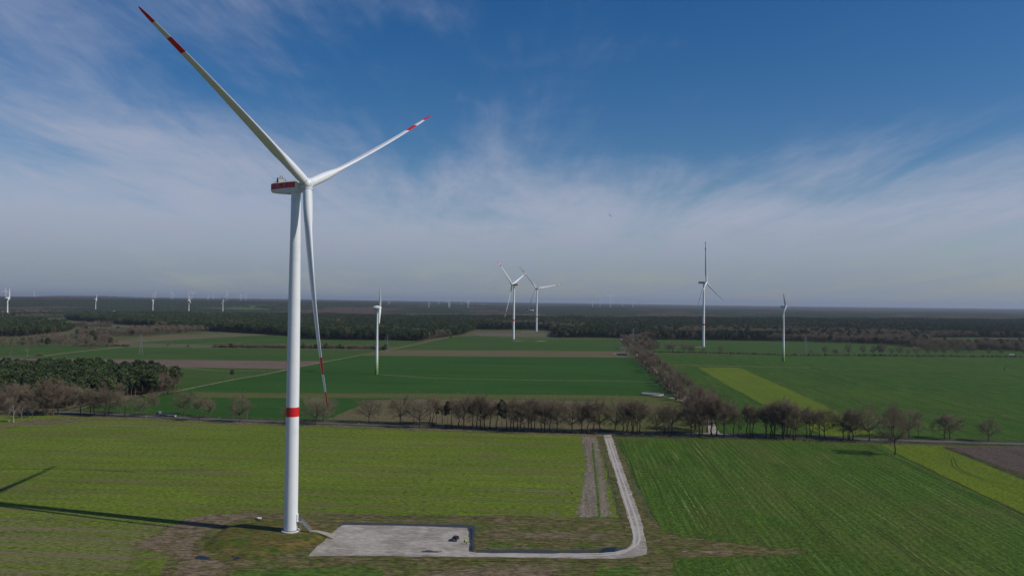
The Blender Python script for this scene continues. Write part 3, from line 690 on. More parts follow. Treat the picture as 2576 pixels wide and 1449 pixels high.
        for k in range(3):
            q = Matrix.Rotation(-2*math.pi*k/3, 3, 'X')
            b.loft([[q @ Vector((r*math.cos(2*math.pi*i/36), r*math.sin(2*math.pi*i/36), z)) for i in range(36)] for r, z in ((1.80, 2.03), (1.72, 2.10))], cap=False)
        TOW['gap'] = b.mesh('seal', [M['seam']], smooth=False)
        b = MB()
        for i in range(24):
            t0, t1 = 2*math.pi*i/24, 2*math.pi*(i+1)/24
            b.add([(1.98, .55*math.cos(t0), .55*math.sin(t0)), (1.98, .55*math.cos(t1), .55*math.sin(t1)), (2.07, .4*math.cos(t1), .4*math.sin(t1)), (2.07, .4*math.cos(t0), .4*math.sin(t0))], [(0, 1, 2, 3)])
        TOW['hatch'] = b.mesh('nose_ring', [M['seam']], smooth=False)
    tw = link('tower', TOW['tower'], t)
    tw.scale = (1, 1, (hh-2.35)/119.2)
    for z in (20, 60, 80, 100): link('flange', TOW['flange%d' % z], tw)
    nc = link('nacelle', TOW['nacelle'], t, (0, 0, hh-.25))
    link('side_stripe', TOW['stripe'], nc); link('cooler', TOW['cooler'], nc); link('cooler_frame', TOW['cooler_frame'], nc)
    link('instrument_mast', TOW['mast0'], nc); link('instrument_mast', TOW['mast1'], nc); link('roof_rail', TOW['rail'], nc)
    # rotor axis tilts up by 'tilt'; hub centre 5.5 m in front of the tower axis along it
    ax = Matrix.Rotation(-tilt, 4, 'Y')
    hubpos = Vector((5.5*math.cos(tilt), 0, hh+5.5*math.sin(tilt)))
    spin = ax @ Matrix.Rotation(th, 4, 'X')
    hb = link('hub', TOW['hub'], t); hb.matrix_local = Matrix.Translation(hubpos) @ spin
    link('blade_collar', TOW['collar'], hb); link('seal', TOW['gap'], hb); link('nose_ring', TOW['hatch'], hb)
    for k in range(3):
        o = link('rotor_blade', banded_blade(pitch), t)
        # blade direction: up rotated about the axis; e2 = axis x up
        o.matrix_local = Matrix.Translation(hubpos) @ ax @ Matrix.Rotation(th-dth+k*2*math.pi/3, 4, 'X') @ Matrix.Rotation(cone, 4, 'Y') @ Matrix.Scale(.986 if near else 1.0, 4)
    return t, nc, tw
bT = G(731, 1335, MZ)
main, nac, tow = banded_turbine((bT.x, bT.y, MZ), R_(-31.0), R_(59.0), 122.0, 'nearest and tallest wind turbine on the turf mound beside the gravel hardstanding', near=True)
def lettering(parent, txt, size, loc, rot, mat):
    cu = bpy.data.curves.new('lettering', 'FONT'); cu.body = txt; cu.size = size; cu.extrude = .01; cu.space_character = 1.15
    o = bpy.data.objects.new('lettering', cu); C.objects.link(o)
    dg = bpy.context.evaluated_depsgraph_get(); me = bpy.data.meshes.new_from_object(o.evaluated_get(dg))
    bpy.data.objects.remove(o); bpy.data.curves.remove(cu); me.name = 'lettering'; me.materials.clear(); me.materials.append(mat)
    l = link('lettering', me, parent); l.location = loc; l.rotation_euler = rot; return l
for txt, x, mat in (('P', -5.4, M['navy']), ('N', -4.3, M['pale_letter']), ('E', -2.95, M['navy'])):
    lettering(nac, txt, 1.55, (x, -2.135, .45), (R_(90), 0, 0), mat)
bl = MB()
for x in (-7.6, -7.2, -6.8): bl.box((x, -2.085, .95), (.22, .05, .95))
bl.build('logo_bars', M['pale_letter'], nac, smooth=False)
# foot ring, door, platform and stairs: pieces of the tower's foot
b = MB(); b.lathe([(3.25, -.2), (3.25, .32), (3.1, .42), (2.43, .42), (2.43, -.2)], 48, cap=False); b.build('foundation_ring', M['concrete'], tow)
b = MB(); b.lathe([(2.44, .43), (2.55, .43), (2.55, .60), (2.44, .60)], 48, cap=False); b.build('foot_flange', M['seam'], tow)
DZ, DA = 3.5, R_(-8)-R_(-31)
dr = thing('x', 'x', 'x'); bpy.data.objects.remove(dr)
b = MB(); b.box((2.40, 0, DZ+1.15), (.16, 1.0, 2.3)); d_ = b.build('door', M['white2'], tow, rot=(0, 0, DA), smooth=False)
b = MB()
for y in (-.62, .62): b.box((2.42, y, DZ+1.2), (.3, .14, 2.6))
b.box((2.42, 0, DZ+2.5), (.5, 1.5, .12)); b.build('door_frame', M['white'], tow, rot=(0, 0, DA), smooth=False)
stair = thing('access_stair', 'galvanised steel stair with handrails leading up to the tower door', 'stair', (bT.x, bT.y, MZ), R_(-8))
b = MB(); b.box((3.15, 0, DZ-.06), (1.6, 1.4, .1)); b.tube((3.8, -.6, 0), (3.8, -.6, DZ-.1), .06); b.tube((3.8, .6, 0), (3.8, .6, DZ-.1), .06); b.build('platform', M['steel'], stair, smooth=False)
b = MB(); x0, x1 = 3.95, 7.6
for k in range(16):
    f = (k+.5)/16; b.box((x0+(x1-x0)*f, 0, DZ*(1-f)), (.28, 1.05, .05))
b.build('tread', M['steel'], stair, smooth=False)
b = MB()
for y in (-.58, .58): b.add([(x0, y-.03, DZ+.05), (x0, y+.03, DZ+.05), (x1, y+.03, .05), (x1, y-.03, .05), (x0, y-.03, DZ-.2), (x0, y+.03, DZ-.2), (x1, y+.03, -.15), (x1, y-.03, -.15)], [(0, 1, 2, 3), (7, 6, 5, 4), (0, 3, 7, 4), (2, 1, 5, 6), (1, 0, 4, 5), (3, 2, 6, 7)])
b.build('stringer', M['steel'], stair, smooth=False)
for y in (-.6, .6):
    b = MB(); b.tube((x0, y, DZ+1.05), (x1, y, 1.05), .045); b.tube((x0, y, DZ+.55), (x1, y, .55), .03); b.tube((2.5, y, DZ+1.05), (x0, y, DZ+1.05), .045)
    for f in (0, .33, .66, 1): b.tube((x0+(x1-x0)*f, y, DZ*(1-f)), (x0+(x1-x0)*f, y, DZ*(1-f)+1.05), .035)
    b.build('handrail', M['steel'], stair)

def N2(x, y): return (x/1.19216, y/1.19216)
for (u, v), psi, th, hh, pt_, lab in ((N2(1540, 1017), 150.5, 667.9, 122.0, -14, 'distant red banded turbine whose red nacelle points right, left of the pair'),
                                 (N2(1609, 994), 1186.1, -759.9, 122.4, -14, 'farther red banded turbine standing at the wood edge, right of the pair'),
                                 (N2(2109.7, 1039.8), -35.0, 2.9, 125.3, -62, 'red banded turbine with one blade straight up, beyond the avenue on the right')):
    p = G(u, v); tt, _, tw2 = banded_turbine(p, R_(psi), R_(th), hh, lab, pitch=R_(pt_))
    b = MB(); b.box((4.2, 0, 1.4), (.2, 1.2, .1)); b.tube((3.0, .5, 3.4), (7.0, .5, .2), .08); b.tube((3.0, -.5, 3.4), (7.0, -.5, .2), .08); b.build('stair', M['steel'], tw2, smooth=False)

# ---------------------------------------------------------------- older white turbines with egg shaped nacelles
def egg_tower_mat():
    m = NT('white tower with green foot'); tcn = m.n('ShaderNodeTexCoord'); sp = m.n('ShaderNodeSeparateXYZ'); m.l(tcn.outputs['Object'], sp.inputs[0])
    r = m.n('ShaderNodeValToRGB'); r.color_ramp.interpolation = 'CONSTANT'
    els = [(0, (.12, .20, .07)), (.04, (.17, .27, .09)), (.085, (.27, .38, .15)), (.13, (.40, .50, .26)), (.175, (.52, .60, .40)), (.22, (.63, .68, .55)), (.27, (.74, .755, .735))]
    for i, (p, c) in enumerate(els):
        e = r.color_ramp.elements[i] if i < 2 else r.color_ramp.elements.new(p); e.position = p; e.color = (*c, 1)
    m.l(m.math('DIVIDE', sp.outputs[2], 78.0), r.inputs[0]); m.col(r.outputs[0]); return m.set(.5, .35)
M['egg_tower'] = egg_tower_mat()
EGG = {}
def egg_parts():
    if EGG: return
    b = MB(); b.lathe([(2.05, 0), (1.75, 12), (1.45, 30), (1.12, 50), (.85, 70), (.75, 74.2)], 32); EGG['tower'] = b.mesh('tower', [M['egg_tower']])
    b = MB(); rings = []
    for x, r in ((-6.0, .15), (-5.3, .75), (-4.0, 1.45), (-2.2, 2.05), (-.4, 2.3), (1.2, 2.2), (1.75, 2.05)):
        rings.append([(x, r*math.cos(2*math.pi*k/28), .96*r*math.sin(2*math.pi*k/28)) for k in range(28)])
    b.loft(rings); b.lathe([(.85, -2.9), (1.0, -1.6)], 20); EGG['nacelle'] = b.mesh('nacelle', [M['white2']], sharp=60)
    b = MB(); rings = []
    for x, r in ((1.85, 2.1), (2.6, 2.0), (3.5, 1.6), (4.2, 1.0), (4.55, .45), (4.65, .06)):
        rings.append([(x, r*math.cos(2*math.pi*k/28), r*math.sin(2*math.pi*k/28)) for k in range(28)])
    b.loft(rings); EGG['hub'] = b.mesh('spinner', [M['white2']], sharp=60)
    b = MB(); rings = []
    for z in (1.2, 2.5, 4, 6, 9, 13, 17, 20, 21.6, 22):
        ch = np.interp(z, [1.2, 3, 6, 13, 20, 22], [1.2, 1.9, 1.9, 1.25, .75, .25]); th = np.interp(z, [1.2, 3, 6, 22], [.9, .4, .25, .14]); tw = R_(-78)-R_(np.interp(z, [1.2, 6, 22], [24, 12, 3]))
        r = []
        for k in range(14):
            t = 2*math.pi*k/14; X, Y = math.sin(t)*ch*th*.5*(1.2-.6*math.cos(t)*.5), math.cos(t)*ch*.5
            r.append((2.9+X*math.cos(tw)-Y*math.sin(tw), X*math.sin(tw)+Y*math.cos(tw), z))
        rings.append([((q_[0]-2.9)+2.15, q_[1], q_[2]) for q_ in r])
    b.loft(rings); EGG['blade'] = b.mesh('rotor_blade', [M['white2']], sharp=60)
def egg_turbine(base, psi, th, hh, bl, label, size=1.0):
    egg_parts()
    t = thing('wind_turbine', label, 'wind turbine', base, psi, 'white wind turbines with rounded nacelles')
    tw = link('tower', EGG['tower'], t); tw.scale = (size, size, (hh-2.2*size)/74.2)
    n = link('nacelle', EGG['nacelle'], t, (0, 0, hh)); n.scale = (size, size*1.15, size*1.12)
    h = link('spinner', EGG['hub'], t, (0, 0, hh)); h.scale = (size,)*3
    for k in range(3):
        o = link('rotor_blade', EGG['blade'], t, (0, 0, hh)); o.rotation_euler = (th+k*2*math.pi/3, 0, 0); o.scale = (size*1.35, size*1.35, bl/22.0)
    return t
egg_turbine(G(*N2(1129.2, 1122.4)), R_(7), R_(15), 75.0, 25.5, 'white turbine with a greenish foot in the dark green field right of the tall turbine')
egg_turbine(G(*N2(2349.5, 1084)), R_(-42), R_(24), 80.8, 21, 'white turbine with a greenish foot on a bare patch of the right hand field')
def at_hub(u, vh, dist):
    """distance known, hub seen at u, vh: foot position and hub height"""
    x = (u-PW/2)/FPX*dist; return Vector((x, dist, 0)), CAM_H+(hor(u)-vh)*dist/FPX
for u, vh, dist, psi, th, bl, sz, lab in ((20, 750, 3170, 20, -5, 40, 1.9, 'white turbine at the far left edge, one blade up and one drooping right'),
        (241.6, 752.6, 4300, 25, 0, 27, 1.4, 'white turbine above the left tip of the dark pine wood'),
        (385.5, 756, 4300, 80, 60, 20, 1.5, 'white turbine behind the pine wood seen head on with a pale round nacelle'),
        (476, 756, 4250, 40, 3, 27, 1.4, 'white turbine behind the pine wood with a dark blade straight up'),
        (561.5, 756.3, 4250, -30, 22, 28, 1.4, 'white turbine behind the pine wood with one blade leaning up to the left')):
    p, hh = at_hub(u, vh, dist); egg_turbine(p, R_(psi), R_(th), hh, bl, lab, sz)

# ---------------------------------------------------------------- tiny turbines along the skyline (no parts to be seen)
def skyline_mesh(name, rot):
    b = MB(); b.lathe([(2.6, 0), (2.2, 60), (1.6, 138)], 10)
    b.box((-3, 0, 140), (12, 4, 4)); b.lathe([(1.8, 138), (1.8, 142)], 8, c=(4.5, 0))
    for k in range(3):
        a = rot+2*math.pi*k/3; d = Vector((0, math.sin(a), math.cos(a))); s = Vector((0, math.cos(a), -math.sin(a)))
        o = Vector((5, 0, 140)); rr = []
        for z, c in ((1.5, 2.6), (12, 3.8), (40, 2.0), (58, .5)):
            p = o+d*z; rr.append([p+s*c*.5, p+Vector((.7, 0, 0)), p-s*c*.5, p-Vector((.5, 0, 0))])
        b.loft(rr)
    return b.mesh(name, [M['white2']])
SKY = [skyline_mesh('wind_turbine', R_(a)) for a in (0, 35, 62, 90)]
for i, (u, vh, dist, lab) in enumerate([
        (13.5, 731.5, 9000, 'hazy'), (16.5, 731.8, 9200, 'hazy'), (86.3, 731.0, 9000, 'hazy'), (276, 746.5, 16000, ''), (301, 746.5, 16500, ''), (318.5, 747, 17000, ''), (331, 747.3, 17000, ''),
        (343, 745.5, 13500, ''), (367, 746, 14000, ''), (384.3, 738.5, 9200, ''), (389.5, 739.5, 9000, ''), (431, 738.3, 9000, ''), (436.3, 737.6, 8800, ''),
        (474, 736.6, 8800, ''), (483, 738.6, 9000, ''), (523.5, 740.5, 9300, ''), (537.6, 740.6, 9300, ''), (571, 739.5, 9000, ''), (605.3, 742.5, 9500, ''), (608, 741.5, 9500, ''), (618.6, 741.5, 9300, ''), (660, 748.5, 15000, ''),
        (979, 760.3, 7000, 'low'), (1079.5, 761, 6200, 'low'), (1104, 759.5, 9000, 'low'), (1128.8, 759.3, 6500, 'low'), (1131.5, 760.5, 6000, 'low'), (1162, 759.5, 9000, 'low'), (1178, 760.3, 6300, 'low'), (1215, 765, 9000, 'low'),
        (1491, 748.5, 8300, 'mid'), (1509.7, 751, 8800, 'mid'), (1536, 746.2, 8000, 'mid'), (1566.5, 752.5, 9300, 'mid'), (1592.6, 749.8, 8500, 'mid'), (1598.7, 766.5, 15000, 'mid'), (1622, 766, 15000, 'mid'),
        (1891, 775.5, 14000, 'right'), (1930, 776, 14000, 'right')]):
    p, hh = at_hub(u, vh, dist)
    g = {'hazy': 'skyline turbines at the far left', '': 'skyline turbines above the far left hills', 'low': 'small turbines among the far woods left of the avenue', 'mid': 'skyline turbines above the centre hill', 'right': 'faint turbines before the far right hills'}[lab]
    l = {'hazy': 'tiny hazy white turbine on the skyline at the far left', '': 'tiny white turbine on the blue skyline of the far left hills', 'low': 'tiny white turbine rising from far woods between the two nearest white towers',
         'mid': 'tiny white turbine in the row on the centre hill', 'right': 'tiny pale turbine before the far blue ridge on the right'}[lab]
    o = link('wind_turbine', SKY[(i*7+i//3) % 4]); k = hh/140.0
    o.location = p; o.rotation_euler = (0, 0, R_(-30+23*((i*5) % 7))); o.scale = (max(k, .75),)*2 + (k,)
    tag(o, l, 'wind turbine', g)
# ---------------------------------------------------------------- trees
class TB:
    """fast builder for twigs, trunks and needles (numpy batches)"""
    def __init__(s): s.V = []; s.F3 = []; s.F4 = []; s.n = 0
    def prisms(s, P0, P1, r0, r1, n=3):
        P0, P1 = np.asarray(P0, float), np.asarray(P1, float); m = len(P0)
        if not m: return
        d = P1-P0; d /= np.linalg.norm(d, axis=1, keepdims=True)+1e-9
        a = np.cross(d, np.where(np.abs(d[:, 2:]) < .9, np.array([0, 0, 1.]), np.array([1., 0, 0]))); a /= np.linalg.norm(a, axis=1, keepdims=True)+1e-9
        b = np.cross(d, a); t = 2*np.pi*np.arange(n)/n
        off = a[:, None, :]*np.cos(t)[None, :, None]+b[:, None, :]*np.sin(t)[None, :, None]
        r0 = np.broadcast_to(np.asarray(r0, float), (m,)); r1 = np.broadcast_to(np.asarray(r1, float), (m,))
        A = P0[:, None, :]+off*r0[:, None, None]; B = P1[:, None, :]+off*r1[:, None, None]
        V = np.concatenate([A, B], 1).reshape(-1, 3); base = s.n+np.arange(m)[:, None]*2*n
        k = np.arange(n); q = np.stack([k, (k+1) % n, n+(k+1) % n, n+k], -1)
        s.F4.append((base[:, :, None]+q[None]).reshape(-1, 4)); s.V.append(V); s.n += len(V)
    def quads(s, c, u, v):
        V = np.stack([c-u-v, c+u-v, c+u+v, c-u+v], 1).reshape(-1, 3)
        s.F4.append(s.n+np.arange(len(c)*4).reshape(-1, 4)); s.V.append(V); s.n += len(V)
    def mesh(s, name, mat):
        V = np.concatenate(s.V).astype(np.float32); F = np.concatenate(s.F4).astype(np.int32)
        me = bpy.data.meshes.new(name); me.vertices.add(len(V)); me.vertices.foreach_set('co', V.ravel())
        me.loops.add(F.size); me.loops.foreach_set('vertex_index', F.ravel()); me.polygons.add(len(F))
        me.polygons.foreach_set('loop_start', np.arange(0, F.size, 4, dtype=np.int32)); me.update(calc_edges=True); me.materials.append(mat); return me
def unit(v): return v/(np.linalg.norm(v, axis=-1, keepdims=True)+1e-9)
def bare_meshes(h, w, fork, limbs, seed, barkm, twigm, dense=1.0, lean=.0, low=.30):
    """leafless broad crown: trunk and limbs in one mesh, the twig cloud in another"""
    g = np.random.default_rng(seed); T = TB(); Y = TB()
    cz = (low+1)/2*h; rz = (1-low)/2*h; rw = w/2
    top = np.array([lean*h*.4+g.normal(0, .03)*h, g.normal(0, .03)*h, h*.86])
    tr = max(.16, .020*h)
    ks = np.linspace(0, 1, 9); path = np.stack([top[0]*ks**1.5+g.normal(0, .012*h, 9)*(ks > 0), top[1]*ks**1.5+g.normal(0, .012*h, 9)*(ks > 0), top[2]*ks], 1)
    rad = tr*(1-.88*ks)+.05*tr*(ks == 0)*8
    T.prisms(path[:-1], path[1:], rad[:-1], rad[1:], 7)
    subs = []
    for i in range(limbs):
        az = 2*math.pi*(i*.381966+g.random()*.12); el = math.asin(np.clip(g.uniform(-.55, .97), -1, 1))
        k = g.uniform(.85, 1.02)
        tgt = np.array([rw*math.cos(el)*math.cos(az)*k+top[0]*.7, rw*math.cos(el)*math.sin(az)*k, cz+rz*math.sin(el)*k])
        zf = np.clip(fork+(.55*(math.sin(el)+.55)/1.5)*.55+g.uniform(-.03, .05), fork*.9, .8)
        s0 = np.array([np.interp(zf*h, path[:, 2], path[:, 0]), np.interp(zf*h, path[:, 2], path[:, 1]), zf*h])
        mid = s0*.45+tgt*.55; mid[2] = max(s0[2]+.15*h*(.3+max(0, math.sin(el))), mid[2]-.04*h); mid += g.normal(0, .02*h, 3)
        t = np.linspace(0, 1, 6)[:, None]; bz = (1-t)**2*s0+2*t*(1-t)*mid+t*t*tgt; bz[1:-1] += g.normal(0, .008*h, (4, 3))
        lr = tr*.55*(1-zf*.5); r = lr*(1-.85*t[:, 0]); T.prisms(bz[:-1], bz[1:], r[:-1], r[1:], 5)
        for j in range(int(8*dense)):
            f = g.uniform(.30, 1.0); p = np.array([np.interp(f, t[:, 0], bz[:, q]) for q in range(3)])
            out = unit(p-np.array([top[0]*.5, 0, cz*.78])); d = unit(out*.8+g.normal(0, .55, 3)+np.array([0, 0, .25]))
            L = .13*h*g.uniform(.6, 1.25)*(w/h/.7)**.5; q = p+d*L; q2 = q+unit(d+g.normal(0, .4, 3)+np.array([0, 0, .2]))*L*.7
            T.prisms([p, q], [q, q2], [lr*.28, lr*.17], [lr*.17, lr*.09], 3); subs.append((p, q)); subs.append((q, q2))
    A = np.array([s[0] for s in subs]); B = np.array([s[1] for s in subs]); m = len(A)
    rep = int(7*dense); f = g.random((m, rep, 1)); P = (A[:, None]*(1-f)+B[:, None]*f).reshape(-1, 3)
    D = unit(unit(np.repeat(B-A, rep, 0))*.7+g.normal(0, .6, (m*rep, 3))+np.array([0, 0, .25])); L = h*.060*g.uniform(.5, 1.3, (m*rep, 1))
    Q = P+D*L; Y.prisms(P, Q, .026, .016)
    P2 = np.repeat(P*.4+Q*.6, 2, 0); D2 = unit(np.repeat(D, 2, 0)+g.normal(0, .55, (len(P2), 3))); Y.prisms(P2, P2+D2*np.repeat(L, 2, 0)*.75, .018, .010)
    nf = int(1700*dense*(w/12)); q = unit(g.normal(0, 1, (nf, 3))); q[:, 2] = np.abs(q[:, 2])*np.where(g.random(nf) < .78, 1, -1); rr = g.uniform(.55, .97, (nf, 1))**.7
    lump = .88+.24*np.sin(q[:, :1]*5+seed)*np.cos(q[:, 1:2]*6+seed*2)*np.cos(q[:, 2:]*5)
    P3 = np.array([top[0]*.7, 0, cz])+q*rr*lump*np.array([rw, rw, rz]); D3 = unit(q*np.array([1/rw, 1/rw, 1/rz])*h*.4+g.normal(0, .55, (nf, 3))+np.array([0, 0, .35])); L3_ = h*.065*g.uniform(.5, 1.3, (nf, 1))
    Y.prisms(P3-D3*L3_*.6, P3+D3*L3_*.4, .020, .010)
    return T.mesh('trunk', barkm), Y.mesh('crown', twigm)
def pine_meshes(h, w, seed, clumps=30, low=.45, cone=False):
    g = np.random.default_rng(seed); T = TB(); Y = TB(); ks = np.linspace(0, 1, 7)
    path = np.stack([g.normal(0, .010*h, 7)*ks, g.normal(0, .010*h, 7)*ks, h*.95*ks], 1); r = .018*h*(1-.85*ks); T.prisms(path[:-1], path[1:], r[:-1], r[1:], 6)
    for i in range(clumps):
        f = (i+.5)/clumps; z = h*(low+(1-low)*f); ww = w/2*((1-f)**.6*.95+.12 if cone else math.sin(math.pi*min(.97, .16+.80*f))**.6)
        az = i*2.39996+g.normal(0, .4); rr = ww*math.sqrt(g.uniform(.12, 1.0)); c = np.array([rr*math.cos(az), rr*math.sin(az), z+g.normal(0, .025*h)])
        z0 = min(.93*h, z-.04*h-.15*rr); T.prisms([[0, 0, z0]], [c], .04, .02, 3)
        n = 75; R = np.array([1, 1, .78])*w*.165*g.uniform(.7, 1.4); pts = c+unit(g.normal(0, 1, (n, 3)))*R*g.random((n, 1))**.4
        u = unit(g.normal(0, 1, (n, 3))); v = unit(np.cross(u, g.normal(0, 1, (n, 3)))); sz = w*.046*g.uniform(.6, 1.4, (n, 1)); Y.quads(pts, u*sz, v*sz*.7)
    return T.mesh('trunk', M['pine_bark']), Y.mesh('crown', M['needle'])
def shrub_meshes(h, w, seed, mat):
    g = np.random.default_rng(seed); T = TB(); Y = TB(); n = 26
    a = g.random(n)*6.283; r = np.sqrt(g.random(n))*w*.22; P = np.stack([r*np.cos(a), r*np.sin(a), np.zeros(n)], 1)
    E = P*2.0+np.stack([g.normal(0, w*.07, n), g.normal(0, w*.07, n), h*g.uniform(.5, .9, n)], 1); T.prisms(P, E, .05, .02, 4)
    k = 22; f = g.uniform(.15, 1, (n, k, 1)); Q = (P[:, None]*(1-f)+E[:, None]*f).reshape(-1, 3); D = unit(unit(np.repeat(E-P, k, 0))*.5+g.normal(0, .7, (n*k, 3))+[0, 0, .3])
    Y.prisms(Q, Q+D*h*.22*g.uniform(.5, 1.4, (n*k, 1)), .03, .015); return T.mesh('trunk', M['bark']), Y.mesh('crown', mat)
KIND = {
 'wide': [bare_meshes(15, 14.5, .22, 15, 11, M['bark'], M['twig']), bare_meshes(15, 13, .24, 14, 12, M['bark'], M['twig'], 1.1), bare_meshes(15, 15.5, .20, 16, 13, M['bark'], M['twig'])],
 'tall': [bare_meshes(17, 8.0, .34, 12, 21, M['bark'], M['twig'], .95, low=.36), bare_meshes(17, 7.0, .38, 11, 22, M['bark'], M['twig_red'], .9, .05, .40), bare_meshes(17, 9.0, .30, 13, 23, M['bark'], M['twig'], 1.0, -.04, .34), bare_meshes(17, 6.5, .42, 10, 24, M['bark'], M['twig_red'], .9, .03, .42)],
 'full': [bare_meshes(17, 12, .24, 16, 31, M['bark'], M['twig_red'], 1.0, low=.22), bare_meshes(17, 11, .26, 15, 32, M['bark'], M['twig'], 1.0, low=.24)],
 'birch': [bare_meshes(14, 6, .28, 10, 41, M['birch'], M['twig_red'], .9, low=.26), bare_meshes(14, 5, .30, 9, 42, M['birch'], M['twig'], .8, .05, .30)],
 'small': [bare_meshes(8, 4.5, .30, 8, 51, M['bark'], M['twig'], .7), bare_meshes(8, 5.5, .28, 8, 52, M['bark'], M['twig'], .7)],
 'pine': [pine_meshes(18, 9.5, 61, 26), pine_meshes(18, 8.5, 62, 22, .52), pine_meshes(18, 10.5, 63, 28, .42), pine_meshes(18, 8.8, 64, 20, .55)],
 'spruce': [pine_meshes(20, 7.0, 71, 36, .22, True), pine_meshes(20, 6.2, 72, 34, .26, True)],
 'shrub': [shrub_meshes(4, 5, 81, M['twig_red']), shrub_meshes(4, 5.5, 82, M['twig'])],
 'thicket': [pine_meshes(7, 6, 91, 22, .08), pine_meshes(7, 5, 92, 20, .10)],
}
HGT = {'wide': 15, 'tall': 17, 'full': 17, 'birch': 14, 'small': 8, 'pine': 18, 'spruce': 20, 'shrub': 4, 'thicket': 7}
PROTO = {}
TNAME = {'wide': 'bare_tree', 'tall': 'bare_tree', 'full': 'bare_tree', 'birch': 'birch_tree', 'small': 'young_tree', 'pine': 'pine_tree', 'spruce': 'spruce_tree', 'shrub': 'shrub', 'thicket': 'dark_bush'}
def tree(kind, var, p, h, label, group=None, wscale=1.0, cat='tree'):
    key = (kind, var % len(KIND[kind])); k = h/HGT[kind]; rot = random.random()*6.283; sc = (k*wscale, k*wscale, k)
    if key not in PROTO:
        t = thing(TNAME[kind], label, cat, p, rot, group); t.scale = sc
        a = link('trunk', KIND[kind][key[1]][0], t); b_ = link('crown', KIND[kind][key[1]][1], t); PROTO[key] = (t, [(a, []), (b_, [])])
        return t
    t0, tr = PROTO[key]; t = dup(t0, p, rot, sc, label, None, tr); t.name = TNAME[kind]; t['category'] = cat
    if 'group' in t and not group: del t['group']
    if group: t['group'] = group
    return t
_n = [0]
def seen(conv, x, y, top, kind, label, group=None, wscale=1.0, cat='tree'):
    """a tree noted on an enlarged crop: foot x, y and top"""
    u, v = conv(x, y); p = G(u, v); h = (v-conv(x, top)[1])*scale_at(u, v)*1.03; _n[0] += 1
    return tree(kind, _n[0]*3 + _n[0]//5, p, h, label, group, wscale, cat)
RG = 'bare trees along the road'
row_l = 'bare tree in the line along the road before the pine wood at left'
for x, y, t, k in ((270, 1260, 1130, 'small'), (310, 1270, 1100, 'small'), (420, 1240, 950, 'full'), (450, 1243, 930, 'full'), (510, 1240, 920, 'full'), (560, 1235, 990, 'tall'), (780, 1240, 970, 'tall'), (870, 1245, 1000, 'tall'), (910, 1240, 1000, 'wide'),
                   (1015, 1250, 980, 'tall'), (1045, 1250, 1000, 'wide'), (1160, 1225, 1010, 'tall'), (1205, 1255, 1050, 'small')):
    seen(Z1, x, y, t, k, row_l, RG)
for x, y, t, l in ((85, 1300, 1090, 'white stemmed birch at the left end of the road, nearest the frame edge'), (130, 1310, 1085, 'pale birch with a reddish crown at the field corner by the road'), (210, 1275, 1100, 'slim birch just right of the two field corner birches')):
    seen(Z1, x, y, t, 'birch', l, 'birches at the field corner')
for x, y, t, k, l in ((1345, 1255, 1070, 'wide', 'low broad bare tree beside the road just left of the flatbed lorry'), (1490, 1245, 1050, 'tall', 'slim pale bare tree standing at the front of the flatbed lorry'), (1775, 1240, 1010, 'wide', 'large broad bare tree at the rear end of the flatbed lorry'),
                      (1925, 1295, 1070, 'tall', 'slim bare tree on the near verge right of the lorry'), (1975, 1250, 1080, 'tall', 'thin leaning bare tree across the road right of the lorry'), (2025, 1270, 1090, 'tall', 'pale slim bare tree between the lorry and the round crowned tree'),
                      (2315, 1310, 1060, 'wide', 'round crowned bare tree alone on the near verge left of the tall turbine')):
    seen(Z1, x, y, t, k, l, RG)
for x, y, t, l in ((2255, 1275, 1150, 'thin white young birch left of the round crowned tree'), (2385, 1280, 1140, 'thin white young birch right of the round crowned tree')): seen(Z1, x, y, t, 'birch', l, 'young birches', .45)
for x, y, t, k, l in ((170, 1315, 1160, 'small', 'small bare tree beside the turbine tower, left of it'), (475, 1335, 1060, 'wide', 'broad bare tree behind the lowest blade tip, left of the pair'), (550, 1305, 1070, 'wide', 'broad bare tree behind the lowest blade tip, right of the pair'),
                      (985, 1315, 1080, 'wide', 'bare tree standing alone before the brown field corner'), (1290, 1325, 1060, 'wide', 'wide bare tree before the brown field, second right of the blade tip'), (1475, 1360, 1080, 'wide', 'wide bare tree on the near verge at the left start of the dense row')):
    seen(Z2, x, y, t, k, l, RG)
row_c = 'slim bare tree in the dense roadside row before the brown field'
for x, y, t, k in ((1420, 1335, 1090, 'tall'), (1580, 1320, 1070, 'tall'), (1605, 1335, 1060, 'tall'), (1695, 1320, 1130, 'tall'), (1785, 1330, 1090, 'tall'), (1855, 1350, 1090, 'tall'), (1905, 1370, 1060, 'full'), (1990, 1350, 1100, 'tall'),
                   (2030, 1370, 1080, 'tall'), (2060, 1380, 1060, 'full'), (2105, 1370, 1090, 'tall'), (2160, 1380, 1100, 'tall'), (2220, 1370, 1090, 'tall'), (2315, 1385, 1110, 'tall'), (2355, 1390, 1110, 'tall'), (2385, 1390, 1110, 'tall'), (2420, 1380, 1120, 'tall'), (2450, 1400, 1090, 'wide'), (2480, 1385, 1120, 'tall'), (2530, 1400, 1100, 'tall'), (2560, 1390, 1130, 'tall')):
    seen(Z2, x, y, t, k, row_c, RG)
for x, y, t in ((1640, 1320, 1120), (1745, 1325, 1120), (2270, 1385, 1110)): seen(Z2, x, y, t, 'pine', 'dark pine standing among the bare trees of the dense roadside row', 'pines in the roadside row', .55)
row_d = 'bare tree in the roadside row left of the gravel access road'
